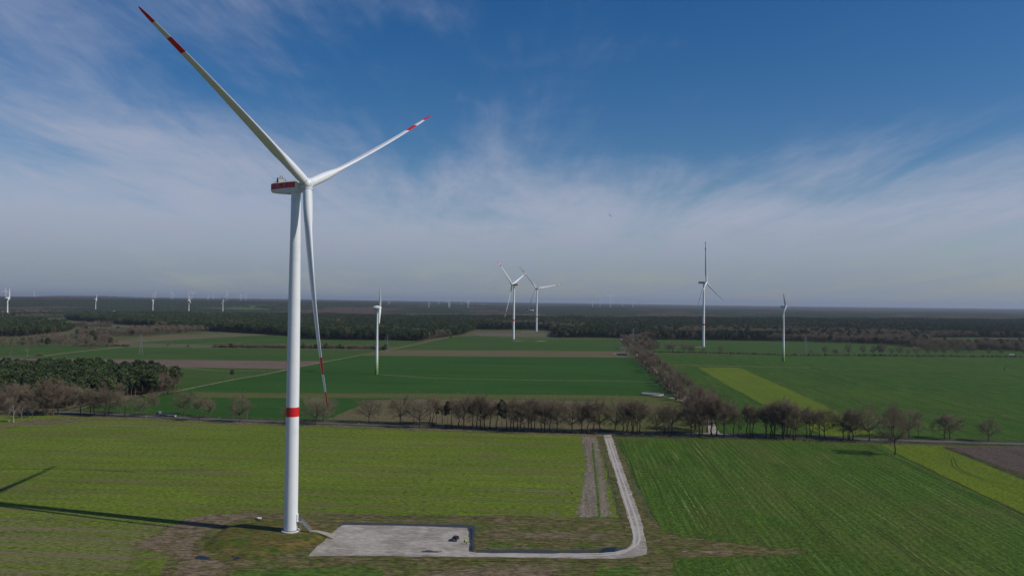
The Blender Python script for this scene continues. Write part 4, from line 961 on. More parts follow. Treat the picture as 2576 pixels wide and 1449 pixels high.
for x, y, t, k in ((10, 1400, 1090, 'tall'), (75, 1400, 1100, 'tall'), (105, 1400, 1080, 'wide'), (160, 1395, 1100, 'tall'), (230, 1400, 1110, 'wide'), (370, 1410, 1110, 'wide'), (470, 1405, 1120, 'tall'), (525, 1420, 1110, 'tall'), (580, 1415, 1120, 'tall'), (640, 1410, 1110, 'wide'), (790, 1415, 1110, 'wide'),
                   (865, 1395, 1110, 'tall'), (900, 1395, 1120, 'tall'), (915, 1400, 1110, 'tall'), (950, 1420, 1110, 'tall'), (965, 1415, 1120, 'tall'), (1005, 1425, 1130, 'tall'), (1030, 1420, 1110, 'tall')):
    seen(Z3, x, y, t, k, row_d, RG)
row_e = 'bare tree in the roadside row about the mouth of the avenue'
for x, y, t, k in ((1185, 1430, 1140, 'wide'), (1265, 1430, 1150, 'tall'), (1300, 1430, 1170, 'tall'), (1340, 1430, 1160, 'tall'), (1520, 1430, 1150, 'wide'), (1560, 1380, 1020, 'full'), (1600, 1440, 1060, 'full'), (1630, 1440, 1100, 'tall'), (1680, 1400, 1000, 'full'), (1720, 1430, 1050, 'full'), (1765, 1440, 1080, 'tall'), (1840, 1448, 1090, 'full'), (1930, 1450, 1140, 'tall'), (1980, 1450, 1250, 'small')):
    seen(Z3, x, y, t, k, row_e, RG)
row_f = 'bare tree in the roadside row before the yellow green strip'
for x, y, t, k in ((2060, 1450, 1150, 'tall'), (2090, 1452, 1150, 'tall'), (2115, 1452, 1160, 'tall'), (2245, 1456, 1150, 'tall'), (2295, 1455, 1140, 'tall'), (2330, 1455, 1150, 'tall')): seen(Z3, x, y, t, k, row_f, RG)
for x, y, t, k in ((85, 1455, 1150, 'tall'), (140, 1455, 1140, 'tall'), (165, 1455, 1150, 'tall'), (240, 1465, 1120, 'tall'), (262, 1465, 1110, 'full'), (290, 1440, 1130, 'tall'), (325, 1460, 1140, 'tall'), (350, 1465, 1150, 'tall'), (370, 1460, 1150, 'wide'), (475, 1455, 1180, 'tall'), (510, 1450, 1190, 'tall'), (530, 1460, 1190, 'tall'), (600, 1455, 1200, 'tall'), (650, 1455, 1190, 'wide'), (830, 1470, 1200, 'wide'), (880, 1475, 1210, 'tall'), (895, 1475, 1220, 'tall'), (920, 1480, 1200, 'wide')):
    seen(Z4, x, y, t, k, row_f, RG)
for x, y, t, k, l, w in ((1080, 1490, 1170, 'wide', 'broad bare tree at the right end of the roadside row', .95), (1328, 1624, 1190, 'wide', 'largest bare tree, alone at the corner of the yellow green field', .78), (1300, 1455, 1180, 'full', 'bare tree half hidden behind the largest lone tree', 1.0), (1465, 1450, 1175, 'wide', 'bare oval crowned tree just right of the largest lone tree', .9), (1555, 1470, 1290, 'small', 'small thin tree on the verge right of the oval crowned tree', .8), (1695, 1455, 1300, 'small', 'very thin young tree on the verge left of the twin trees', .6),
                      (1810, 1470, 1240, 'tall', 'slim left trunk of the twin bare trees near the ploughed field', 1.1), (1860, 1470, 1225, 'wide', 'broad right tree of the twin bare trees near the ploughed field', .95), (2235, 1495, 1280, 'wide', 'round bare tree alone beside the road at the far right', 1.0)):
    seen(Z4, x, y, t, k, l, RG, w)
seen(Z1, 2240, 900, 805, 'pine', 'small dark pine alone on the sandy track left of the tall turbine', None, .8)
# the avenue: two rows beside the lane
L3 = [G(u, v) for u, v in LANE[:-1]]; cum = [0]
for a, b_ in zip(L3[:-1], L3[1:]): cum.append(cum[-1]+(b_-a).length)
def along(s_):
    for i in range(len(L3)-1):
        if s_ <= cum[i+1]:
            f = (s_-cum[i])/(cum[i+1]-cum[i]); d = (L3[i+1]-L3[i]).normalized(); return L3[i].lerp(L3[i+1], f), Vector((d.y, -d.x, 0))
    return L3[-1], Vector((1, 0, 0))
k = 0; s_ = 38.0
while s_ < cum[-1]:
    for side in (-1, 1):
        p, n_ = along(min(cum[-1]-.1, s_+random.uniform(-4, 4)+(9 if side > 0 else 0))); q = p+n_*side*(5.5+random.uniform(-.8, 2.0))
        if side < 0 and 395 < s_ < 440: continue
        k += 1; tree(('full', 'tall', 'full', 'full', 'birch' if k % 3 == 0 else 'tall')[k % 5], k//5+k, q, random.uniform(12.5, 17.5), 'bare tree in the left row of the avenue along the lane' if side < 0 else 'bare tree in the right row of the avenue along the lane', 'avenue trees along the lane', 1.05)
    s_ += 24 if s_ < 600 else 32
# trees of the right hand hedge and single trees by the far lane
for x, y, t in ((520, 648, 600), (655, 652, 570), (745, 655, 600), (770, 655, 595), (880, 655, 558), (1020, 650, 568), (1120, 652, 575), (1185, 655, 550), (1210, 655, 548), (1295, 655, 588), (1375, 655, 575), (1455, 655, 598), (1540, 660, 580), (1650, 655, 570), (1725, 655, 570), (1800, 655, 590), (1930, 655, 570), (2055, 640, 555), (2085, 640, 560), (2235, 655, 590), (2355, 655, 590), (2570, 655, 575)):
    seen(Z4, x, y, t, 'wide', 'bare field tree in the far hedge line on the right', 'trees of the far right hedge', .85)
for x, y, t in ((1110, 600, 530), (1195, 610, 560), (1310, 632, 530), (1345, 632, 535), (1450, 638, 540), (1520, 638, 560), (1545, 638, 570), (1640, 640, 590), (1810, 640, 570)):
    seen(Z3, x, y, t, 'wide', 'bare tree in the hedge between the avenue and the right banded turbine', 'trees of the hedge beyond the avenue', .8)
for x, y, t, k, l in ((1620, 580, 525, 'wide', 'small bare tree alone in the far left fields'), (1815, 583, 543, 'shrub', 'round bare bush alone in the far left fields'), (95, 680, 600, 'birch', 'pale bare tree at the field edge behind the left pine wood'), (265, 670, 580, 'birch', 'tall pale bare tree at the field edge behind the left pine wood'), (895, 490, 425, 'thicket', 'dark round evergreen in the far left hedge'), (830, 490, 430, 'thicket', 'dark broad evergreen left of the round one in the far left hedge')):
    seen(Z1, x, y, t, k, l)
for i in range(16):
    x = 160+i*31; seen(Z1, x, 312, 262+random.uniform(-4, 6), 'tall', 'bare tree in the straight far row before the left pine tip', 'far row of bare trees at left', 1.1)
for i in range(14):
    x = 650+i*32; seen(Z1, x, 410, 330+random.uniform(-6, 16), 'wide', 'bare tree in the far row below the pine wood', 'far row of bare trees below the pine wood', .8)
seen(Z2, 1145, 608, 560, 'thicket', 'dark bush at the foot of the lattice pylon beside the sandy track', None, 1.1)

# ---------------------------------------------------------------- woods
def scatter(poly, space, seed, jit=.75):
    P = np.array([(G(u, v).x, G(u, v).y) for u, v in poly]); lo, hi = P.min(0), P.max(0)
    g = np.random.default_rng(seed); gx, gy = np.meshgrid(np.arange(lo[0], hi[0], space), np.arange(lo[1], hi[1], space*.87))
    gx = gx + (np.arange(gx.shape[0]) % 2)[:, None]*space/2
    x = gx.ravel()+g.uniform(-.5, .5, gx.size)*space*jit; y = gy.ravel()+g.uniform(-.5, .5, gx.size)*space*jit
    m = inside(x, y, P); return x[m], y[m], g
# the pine wood by the road at left
pw = [(-70, 1033), (0, 1037), (160, 1029), (300, 1004), (440, 987), (453, 978), (432, 964), (300, 956), (100, 952), (-70, 950)]
x, y, g = scatter(pw, 8.6, 3)
d = np.hypot(x, y); order = np.argsort(d); late = []; late_b = []; nb_ = 0; np_ = 0
for i in order:
    uu = PW/2+x[i]/y[i]*FPX; front = uu < 190 and y[i] < 640-.12*uu; r0_ = g.random()
    edge = (front and r0_ < .92) or (uu > 400 and r0_ < .8) or (y[i] < 660 and 190 < uu < 330 and r0_ < .35)
    hh = g.uniform(14.5, 19)*(.92+.2*float(fbm(np.array([x[i]/30]), np.array([y[i]/30]), 2, 7)[0]))
    if edge:
        nb_ += 1
        if nb_ > 45: late_b.append((x[i], y[i], hh*.85)); continue
        tree('full' if g.random() < .7 else 'tall', int(g.integers(9)), (x[i], y[i], 0), hh*.85, 'brown bare tree at the front of the pine wood by the road' if uu < 350 else 'greyish bare tree at the right end of the pine wood', 'bare trees edging the left pine wood', 1.1)
    else:
        np_ += 1
        if np_ > 285: late.append((x[i], y[i], hh)); continue
        tree('pine', int(g.integers(9)), (x[i], y[i], 0), hh, 'dark green pine in the wood beside the road at left', 'pines of the left wood', 1.12)

def wood(name, label, X, Y, kinds, hs, zs=None):
    """a far wood seen as one mass: points that carry tree shapes through geometry nodes"""
    me = bpy.data.meshes.new(name); co = np.stack([X, Y, zs if zs is not None else np.zeros(len(X))], 1).astype(np.float32)
    me.vertices.add(len(co)); me.vertices.foreach_set('co', co.ravel())
    for nm, tp, val in (('tree_kind', 'INT', kinds.astype(np.int32)), ('tree_size', 'FLOAT', hs.astype(np.float32)), ('tree_turn', 'FLOAT', (np.random.default_rng(5).random(len(co))*6.283).astype(np.float32))):
        a = me.attributes.new(nm, tp, 'POINT'); a.data.foreach_set('value', val)
    o = link(name, me); tag(o, label, 'wood', None, 'stuff')
    mod = o.modifiers.new('trees', 'NODES'); mod.node_group = WOODS; return o
def wood_nodes():
    ng = bpy.data.node_groups.new('woods', 'GeometryNodeTree')
    ng.interface.new_socket('Geometry', in_out='INPUT', socket_type='NodeSocketGeometry'); ng.interface.new_socket('Geometry', in_out='OUTPUT', socket_type='NodeSocketGeometry')
    gi, go = ng.nodes.new('NodeGroupInput'), ng.nodes.new('NodeGroupOutput')
    gti = []
    for key in WOOD_KEYS:
        j = ng.nodes.new('GeometryNodeJoinGeometry')
        for c, _ in PROTO[key][1]:
            oi = ng.nodes.new('GeometryNodeObjectInfo'); oi.inputs['Object'].default_value = c; oi.inputs['As Instance'].default_value = False; oi.transform_space = 'ORIGINAL'; ng.links.new(oi.outputs['Geometry'], j.inputs[0])
        g2 = ng.nodes.new('GeometryNodeGeometryToInstance'); ng.links.new(j.outputs[0], g2.inputs[0]); gti.append(g2)
    jj = ng.nodes.new('GeometryNodeJoinGeometry')
    for g2 in reversed(gti): ng.links.new(g2.outputs[0], jj.inputs[0])
    iop = ng.nodes.new('GeometryNodeInstanceOnPoints'); iop.inputs['Pick Instance'].default_value = True
    ng.links.new(gi.outputs[0], iop.inputs['Points']); ng.links.new(jj.outputs[0], iop.inputs['Instance'])
    def attr(n_, tp):
        a = ng.nodes.new('GeometryNodeInputNamedAttribute'); a.data_type = tp; a.inputs[0].default_value = n_; return a.outputs[0]
    ng.links.new(attr('tree_kind', 'INT'), iop.inputs['Instance Index']); ng.links.new(attr('tree_size', 'FLOAT'), iop.inputs['Scale'])
    cx_ = ng.nodes.new('ShaderNodeCombineXYZ'); ng.links.new(attr('tree_turn', 'FLOAT'), cx_.inputs[2]); ng.links.new(cx_.outputs[0], iop.inputs['Rotation'])
    ng.links.new(iop.outputs[0], go.inputs[0]); return ng
WOOD_KEYS = [('pine', 0), ('pine', 1), ('pine', 2), ('pine', 3), ('full', 0), ('full', 1), ('tall', 0), ('tall', 2), ('shrub', 0), ('thicket', 0)]
# make sure each tree shape used by the woods stands somewhere as a tree of its own
for kk, vv, uv in (('shrub', 0, (560, 871)), ('shrub', 1, (650, 872)), ('thicket', 0, (700, 872)), ('full', 0, (1610, 868)), ('full', 1, (1614, 872)), ('tall', 0, (1618, 876)), ('tall', 2, (1622, 880)), ('pine', 0, (443, 972)), ('pine', 1, (436, 970)), ('pine', 2, (428, 968)), ('pine', 3, (420, 967))):
    if (kk, vv) not in PROTO: tree(kk, vv, G(*uv), HGT[kk]*.8, '%s standing apart %s of the far scrub hedge at left' % (TNAME[kk].replace('_', ' '), 'well left' if uv[0] < 600 else 'just left' if uv[0] < 690 else 'within'))
WOODS = wood_nodes()
PINE, BARE = np.array([0, 1, 2, 3]), np.array([4, 5, 6, 7])
HK = np.array([HGT[k] for k, _ in WOOD_KEYS])
def kinds_for(g, conifer):
    c = g.random(len(conifer)) < conifer; return np.where(c, PINE[g.integers(0, 4, len(conifer))], BARE[g.integers(0, 4, len(conifer))])
if late:
    la = np.array(late); g = np.random.default_rng(8); kd = PINE[g.integers(0, 4, len(la))]
    wood('pine_wood', 'rear part of the dark pine wood at left, seen as one mass', la[:, 0], la[:, 1], kd, la[:, 2]/18*1.1)
if late_b:
    la = np.array(late_b); g = np.random.default_rng(9); kd = np.where(g.random(len(la)) < .7, 4, 6)+g.integers(0, 2, len(la))
    wood('bare_wood', 'inner brown bare trees of the left wood, seen as one mass', la[:, 0], la[:, 1], kd, la[:, 2]/17)
def big_wood(name, label, poly, space, seed, cfun, h0=15, h1=21):
    x, y, g = scatter(poly, space, seed, 1.1); c = cfun(x, y); kd = kinds_for(g, c); hs = g.uniform(h0*.85, h1*1.05, len(x))*(.75+.5*fbm(x/70, y/90, 3, 9)); hs = np.where(kd >= 4, hs*.88, hs)
    return wood(name, label, x, y, kd, hs/HK[kd])
big_wood('pine_wood', 'large dark pine wood across the left middle distance behind the tall turbine', [(167, 805), (250, 812), (330, 818), (400, 826), (477, 830), (671, 841), (760, 848), (766, 853), (1062, 858), (1090, 852), (1171, 842), (1250, 805), (1000, 801), (700, 797), (300, 794), (220, 796), (167, 803)], 7.6, 31,
         lambda x, y: np.clip(.97-.75*(fbm(x/170, y/170, 3, 3) > .64), 0, 1), 14, 20)
big_wood('mixed_wood', 'dark mixed wood behind the banded pair of turbines, left of the avenue end', [(1150, 829), (1350, 829.5), (1398, 833), (1393, 849), (1555, 850), (1604, 852), (1612, 807), (1420, 804), (1240, 802)], 8.0, 32,
         lambda x, y: np.clip(.88-.8*(fbm(x/140, y/140, 3, 4) > .55), .08, 1), 14, 21)
big_wood('mixed_wood', 'brown and dark green wood across the right middle distance', [(1604, 854), (1800, 856), (2013, 859), (2230, 866), (2298, 872.5), (2340, 865), (2345, 850), (2480, 849), (2800, 853), (2800, 812), (2000, 808), (1612, 806)], 8.6, 33,
         lambda x, y: np.where(fbm(x/260, y/120, 3, 5)+.00022*(np.hypot(x, y)-1900) > .56, .80, .07), 14, 20)
big_wood('copse', 'brown bare copse at the right frame edge beyond the far hedge', [(2450, 876), (2480, 881), (2800, 892), (2800, 872), (2560, 866), (2462, 864)], 8.5, 34, lambda x, y: np.full(len(x), .05), 12, 16)
big_wood('bare_wood', 'loose belt of brown bare trees between the right wood and the copse at the frame edge', [(2285, 872), (2335, 884), (2455, 884), (2465, 878), (2400, 868), (2335, 862)], 13, 40, lambda x, y: np.full(len(x), .05), 11, 16)
big_wood('pine_wood', 'dark pine wood at the left frame edge in the middle distance', [(-160, 852), (60, 846), (140, 839), (188, 831), (150, 820), (60, 813), (-160, 815)], 8.0, 35, lambda x, y: np.full(len(x), .9), 15, 20)
big_wood('hedge_wood', 'band of brown bare trees below the far left pine woods', [(195, 846), (330, 846), (430, 840), (548, 832), (545, 829), (430, 828), (330, 832), (250, 838), (190, 838)], 11, 36, lambda x, y: np.full(len(x), .04), 11, 16)
big_wood('hedge_wood', 'loose brown trees and scrub left of the far fields', [(-100, 876), (110, 872), (260, 876), (300, 868), (260, 852), (120, 852), (40, 862), (-100, 864)], 19, 37, lambda x, y: np.full(len(x), .04), 9, 15)
big_wood('bare_wood', 'far brown woods beyond the left meadows', [(-200, 800), (165, 799), (160, 786), (-200, 787)], 11.5, 38, lambda x, y: np.where(fbm(x/200, y/300, 3, 6) > .55, .8, .03), 14, 19)
big_wood('bare_wood', 'brown thicket at the far end of the avenue', [(1560, 851), (1622, 853), (1660, 873), (1640, 886), (1612, 875), (1580, 862)], 9, 39, lambda x, y: np.full(len(x), .03), 9, 14)
def hedge(label, pts, space, hlo, hhi, dark=.12, width=4):
    P = [G(u, v) for u, v in pts]; xs = []; ys = []
    for a, b_ in zip(P[:-1], P[1:]):
        n = int((b_-a).length/space)+1
        for i in range(n):
            q = a.lerp(b_, i/n); xs.append(q.x+random.uniform(-width, width)); ys.append(q.y+random.uniform(-width, width))
    g = np.random.default_rng(len(xs)); kd = np.where(g.random(len(xs)) < dark, 9, 8); hs = g.uniform(hlo, hhi, len(xs))
    wood('hedge', label, np.array(xs), np.array(ys), kd, hs/HK[kd])
hedge('long brown scrub hedge below the pine wood, left of the white turbine', [Z1(2080, 585), Z1(2576, 590), Z2(330, 592), Z2(600, 596), Z2(1050, 600), Z2(1150, 606)], 1.6, 4, 8.5, .06, 7)
hedge('low dark hedge along the far side of the right hand field', [(1640, 886), (1760, 888), (2000, 894), (2260, 896), (2576, 898.5), (2800, 902)], 1.0, 1.0, 3.2, .12, 3)
hedge('brown scrub strip in the far left fields', [Z1(330, 668), Z1(430, 662)], 2.0, 2, 5, .0, 3)
hedge('low brown scrub line in the far left fields', [Z1(740, 575), Z1(1150, 572), Z1(1250, 578)], 2.0, 2, 6, .0, 4)
hedge('undergrowth below the dense roadside row', [Z2(1560, 1345), Z2(1900, 1368), Z2(2560, 1398), Z3(640, 1420)], 1.6, .6, 1.6, .25, 3.5)
hedge('undergrowth below the roadside row on the right', [Z3(780, 1428), Z3(1500, 1450), Z4(60, 1475), Z4(950, 1500)], 1.8, .6, 1.5, .25, 3)
hedge('undergrowth before the pine wood at left', [(0, 1041), (90, 1037), (160, 1033), (300, 1006), (440, 988)], 1.4, 1.2, 3.0, .2, 3)
hedge('bushes under the avenue trees', [(1785, 1072), (1730, 1016), (1680, 978), (1640, 935), (1606, 900)], 2.2, 1.0, 3.0, .1, 6)

# ---------------------------------------------------------------- far forest to the skyline
def canopy_mat():
    m = NT('far forest canopy'); a = m.n('ShaderNodeAttribute', attribute_name='cover').outputs['Fac']
    p = m.pos(); n = m.noise(p, 1/38, 5, .7); n2 = m.noise(p, 1/9, 3, .7)
    brown = m.mix(n, (.060, .044, .036), (.130, .094, .074)); dark = m.mix(n, (.024, .036, .022), (.055, .068, .036))
    col = m.mix(m.ramp(a, .42, .50), brown, dark); col = m.mix(m.ramp(a, .90, .92), col, m.mix(n, (.060, .105, .035), (.095, .12, .05)))
    col = m.mix(.7, col, m.mix(n2, (.4, .4, .4), (1.6, 1.6, 1.6)), 'MULTIPLY')
    m.col(col); m.bump(n2, .8, 6); return m.set(.95, .03)
def cover(X, Y, D):
    c = .5+(fbm(X/520, Y/1300, 5, 21)-.5)*2.2; c = c+.34*(fbm(X/130, Y/240, 3, 22)-.5)+np.interp(D, [3500, 5000, 9000, 14000], [.06, .02, .05, .10])+.15*smoothstep(-.02, .22, X/D)*(D < 9500)
    f = fbm(X/900, Y/1100, 3, 23)+.25*(fbm(X/300, Y/200, 2, 29)-.5); c = np.clip(c, 0, .85); return np.where((f > .705) & (D < 14000), 1.0, c)
def canopy_z(X, Y, D):
    c = cover(X, Y, D); t = 14.0+3.5*(fbm(X/60, Y/60, 2, 25)-.5)*2+rng.normal(0, 2.0, X.shape)
    t = np.where(c > .9, 1.0, t); edge = smoothstep(3560, 3720, D); return terrain(X, Y)+t*edge-2*(1-edge)
tag(grid_sheet('far_forest', canopy_mat(), R_(-42), R_(42), 1000, 3550, 44000, 560, canopy_z, cover), 'far brown and dark woods rolling to the blue skyline', 'forest', None, 'stuff')
# ---------------------------------------------------------------- lattice pylons
def pylon(p, h, label, rz=0.3):
    t = thing('lattice_pylon', label, 'pylon', p, rz, 'lattice pylons')
    b = MB(); w0, w1 = h*.085, h*.018; r = .10; zs = [0, .16, .30, .43, .55, .66, .76, .85, .93, 1.0]
    def cor(f): w = (w0+(w1-w0)*min(1, f/.66)) if f < .66 else w1; return [Vector((sx*w, sy*w, f*h)) for sx, sy in ((-1, -1), (1, -1), (1, 1), (-1, 1))]
    for f0, f1 in zip(zs[:-1], zs[1:]):
        A, B = cor(f0), cor(f1)
        for k in range(4):
            b.tube(A[k], B[k], r, n=4, cap=False); b.tube(A[k], B[(k+1) % 4], r*.55, n=3, cap=False); b.tube(A[(k+1) % 4], B[k], r*.55, n=3, cap=False); b.tube(B[k], B[(k+1) % 4], r*.55, n=3, cap=False)
    b.build('lattice_mast', M['pylon'], t, smooth=False)
    for f, L in ((.70, .17), (.84, .13)):
        b = MB()
        for s in (-1, 1):
            tip = Vector((s*L*h, 0, f*h)); 
            for dy in (-1, 1):
                b.tube((s*w1, dy*w1, f*h), tip, r*.8, n=3, cap=False); b.tube((s*w1, dy*w1, f*h+.05*h), tip, r*.6, n=3, cap=False)
            b.tube(tip, tip-Vector((0, 0, 1.8)), .09, n=4)
        b.build('cross_arm', M['pylon'], t, smooth=False)
    return t
for uv, top, lab in ((Z1(1362, 655), 455, 'lattice pylon in the green field left of the tall turbine'), (Z1(25, 300), 225, 'lattice pylon at the left frame edge by the far white turbine')):
    pylon(G(*uv), (uv[1]-Z1(0, top)[1])*scale_at(*uv), lab)
pylon(G(*Z2(1165, 652)), 31, 'lattice pylon just right of the white turbine, by the dark bush')
pylon(G(*Z3(962, 612)), 40, 'tall lattice pylon rising from the trees at the far end of the avenue')
pylon(G(*Z4(470, 655)), 31, 'faint lattice pylon right of the white turbine beyond the far hedge')
p_, h_ = at_hub(1021, 762.5, 7000); pylon(p_, h_*.85, 'dark lattice mast far off in the brown woods, right of the white turbine')

# ---------------------------------------------------------------- car, people, lorries
def wheel(parent, x, y, r=.33, w=.22):
    rot = Matrix.Rotation(R_(90), 4, 'X')
    b = MB(); b.lathe([(r*.62, -w/2), (r*.95, -w/2), (r, -w*.35), (r, w*.35), (r*.95, w/2), (r*.62, w/2)], 24, cap=False); tyre_m = b.mesh('tyre', [M['tyre']])
    b = MB(); b.lathe([(r*.63, -w*.42), (r*.63, w*.42)], 20); rim_m = b.mesh('rim', [M['rim']])
    o = link('wheel', tyre_m, parent); o.matrix_local = Matrix.Translation((x, y, r)) @ rot; link('rim', rim_m, o); return o
def car(p, rz):
    t = thing('parked_car', 'black car parked on the gravel hardstanding beside two people, seen from behind', 'car', p, rz)
    Wd, rings = 1.78, []
    # side outline stations along X (front +X): lower body
    for x, zt, zb, w in ((-2.12, .78, .42, .80), (-2.05, .95, .28, .90), (-1.6, 1.0, .22, .97), (0, .98, .20, 1.0), (1.2, .93, .22, .98), (1.8, .84, .25, .92), (2.08, .68, .34, .78)):
        y = Wd/2*w; rings.append([(x, -y, zb+.1), (x, -y*.9, zb), (x, y*.9, zb), (x, y, zb+.1), (x, y, zt-.14), (x, y*.93, zt), (x, -y*.93, zt), (x, -y, zt-.14)])
    b = MB(); b.loft(rings); b.build('body', M['black'], t, sharp=40)
    b = MB(); rings = []
    for x, z, w in ((-2.0, .97, .88), (-1.78, 1.42, .74), (-1.2, 1.52, .72), (.1, 1.52, .72), (.55, 1.42, .74), (1.15, .95, .86)):
        y = Wd/2*w; rings.append([(x, -y*1.08, .93), (x, y*1.08, .93), (x, y, max(.95, z-.1)), (x, y*.9, max(.97, z)), (x, -y*.9, max(.97, z)), (x, -y, max(.95, z-.1))])
    b.loft(rings); b.build('glasshouse', M['glass'], t, sharp=30)
    b = MB(); b.box((-.55, 0, 1.535), (1.5, 1.12, .04)); b.build('roof', M['black'], t, smooth=False)
    for s in (-1, 1):
        b = MB(); b.box((-2.10, s*.66, .80), (.1, .26, .2)); b.build('rear_light', M['rear_light'], t, smooth=False)
        b = MB(); b.box((.55, s*.98, 1.03), (.12, .2, .14)); b.build('wing_mirror', M['black'], t, smooth=False)
    b = MB(); b.box((-2.135, 0, .66), (.03, .52, .12)); b.build('number_plate', M['plate'], t, smooth=False)
    b = MB(); b.box((-2.11, 0, .40), (.08, 1.3, .06)); b.build('bumper_strip', M['steel'], t, smooth=False)
    for x in (-1.3, 1.32):
        for s in (-1, 1): wheel(t, x, s*.80)
    return t
CZ = .215
car(G(1146, 1357.5, CZ), R_(78))
def skin_obj(name, verts, edges, radii, mat, parent, root=0, sub=2):
    me = bpy.data.meshes.new(name); me.from_pydata([tuple(v) for v in verts], edges, []); me.materials.append(mat)
    o = link(name, me, parent); o.modifiers.new('skin', 'SKIN')
    for i, r in enumerate(radii):
        sv = me.skin_vertices[0].data[i]; rr = r if isinstance(r, tuple) else (r, r); sv.radius = rr; sv.use_root = (i == root)
    m = o.modifiers.new('smooth', 'SUBSURF'); m.levels = sub; m.render_levels = sub; return o
def person(p, rz, h, label, legs, arms, lean=0.0, head_turn=0.0):
    """legs: forward offset of each foot; arms: (elbow, hand) offsets from the shoulder"""
    t = thing('person', label, 'person', p, rz, 'people in yellow vests'); k = h/1.8; V = []; E = []; Rr = []
    def add(v, r, par=None):
        V.append(Vector(v)*k); Rr.append((r[0]*k, r[1]*k) if isinstance(r, tuple) else r*k)
        if par is not None: E.append((par, len(V)-1))
        return len(V)-1
    L = lean
    pel = add((0, 0, .95), (.15, .11)); waist = add((L*.3, 0, 1.10), (.14, .10), pel); chest = add((L*.7, 0, 1.30), (.17, .12), waist); nb = add((L, 0, 1.46), (.09, .08), chest); nk = add((L*1.1+.01, 0, 1.54), .055, nb); hd = add((L*1.15+.02, 0, 1.66), (.078, .095), nk); add((L*1.15+.015, 0, 1.755), (.07, .085), hd)
    fa = {}
    for s, ft, (el, hn) in ((1, legs[0], arms[0]), (-1, legs[1], arms[1])):
        hip = add((0, s*.10, .90), .095, pel); kn = add((ft*.55+.03, s*.11, .50), .062, hip); an = add((ft-.02, s*.12, .09), .042, kn); add((ft+.15, s*.14, .035), (.045, .03), an)
        sh = add((L*.95, s*.19, 1.42), .062, chest); e_ = add((L*.95+el[0], s*(.19+el[1]), 1.42+el[2]), .045, sh); w_ = add((L*.95+hn[0], s*(.19+hn[1]), 1.42+hn[2]), .030, e_)
        d = (V[w_]-V[e_]).normalized(); sd = d.cross(Vector((0, 1, 0))).normalized(); q = V[w_]/k+d*.07; pm = add(q, (.038, .022), w_)
        for j, (o_, ln) in enumerate(((-.030, .070), (-.010, .082), (.010, .078), (.028, .062))):
            kn_ = add(q+d*.035+sd*o_, .0095, pm); md = add(q+d*(.035+ln*.5)+sd*o_*1.2+Vector((.006, 0, -.002)), .009, kn_); add(q+d*(.03+ln)+sd*o_*1.2+Vector((.016, 0, -.006)), .008, md)
        th_ = add(V[w_]/k+d*.03-sd*.035, .011, w_); add(V[w_]/k+d*.075-sd*.055, .009, th_)
        fa[s] = (sh, e_, w_, hip, kn, an)
    skin_obj('body', V, E, Rr, M['skin'], t)
    hv = V[hd]; b = MB()
    for x, y, z, r in ((.098, .032, .012, .011), (.098, -.032, .012, .011)):
        b.lathe([(.001, hv.z+(z-r)*k), (r*k, hv.z+z*k), (.001, hv.z+(z+r)*k)], 8, c=(hv.x+x*k, hv.y+y*k))
    b.build('eyes', M['hair'], t)
    b = MB(); rings = []
    for f in np.linspace(0, 1, 7):
        a = f*1.75; rings.append([(hv.x+(-.012+.108*math.sin(a)*math.cos(q))*k, hv.y+.092*math.sin(a)*math.sin(q)*k, hv.z+(.055+.085*math.cos(a)+.03*(math.cos(q))*math.sin(a))*k) for q in np.linspace(0, 2*math.pi, 16, endpoint=False)])
    b.loft(rings, cap=False); b.build('hair', M['hair'], t)
    vv = [Vector((0, 0, .90))*k, V[waist], V[chest], V[nb]-Vector((0, 0, .02))*k]; ee = [(0, 1), (1, 2), (2, 3)]; rr = [(.19*k, .15*k), (.175*k, .14*k), (.205*k, .155*k), (.12*k, .11*k)]
    for s in (1, -1):
        sh, e_, w_, _, _, _ = fa[s]; vv += [V[sh], V[e_], V[e_].lerp(V[w_], .86)]; i = len(vv)-3; ee += [(2, i), (i, i+1), (i+1, i+2)]; rr += [.085*k, .070*k, .055*k]
    skin_obj('jacket', vv, ee, rr, M['vest'], t)
    vv = [V[pel]]; ee = []; rr = [(.165*k, .125*k)]
    for s in (1, -1):
        _, _, _, hip, kn, an = fa[s]; vv += [V[hip], V[kn], V[an]]; i = len(vv)-3; ee += [(0, i), (i, i+1), (i+1, i+2)]; rr += [.112*k, .085*k, .07*k]
    skin_obj('trousers', vv, ee, rr, M['trouser'], t)
    for s, ft in ((1, legs[0]), (-1, legs[1])): skin_obj('shoe', [Vector((ft-.06, s*.12, .06))*k, Vector((ft+.05, s*.13, .055))*k, Vector((ft+.17, s*.14, .045))*k], [(0, 1), (1, 2)], [.055*k, .055*k, .045*k], M['shoe'], t, sub=1)
    return t
person(G(1168.6, 1365, CZ), R_(-100), 1.74, 'person in yellow jacket and dark trousers standing legs apart, nearer the black car', (.16, -.14), (((-.02, .05, -.28), (.10, .07, -.50)), ((.10, .05, -.24), (.30, .0, -.26))), .03)
person(G(1172.9, 1368.4, CZ), R_(165), 1.86, 'taller person in bright yellow jacket standing upright at the ditch side', (.03, -.02), (((-.02, .06, -.29), (.05, .06, -.55)), ((.02, .05, -.29), (.16, .0, -.48))), .0)

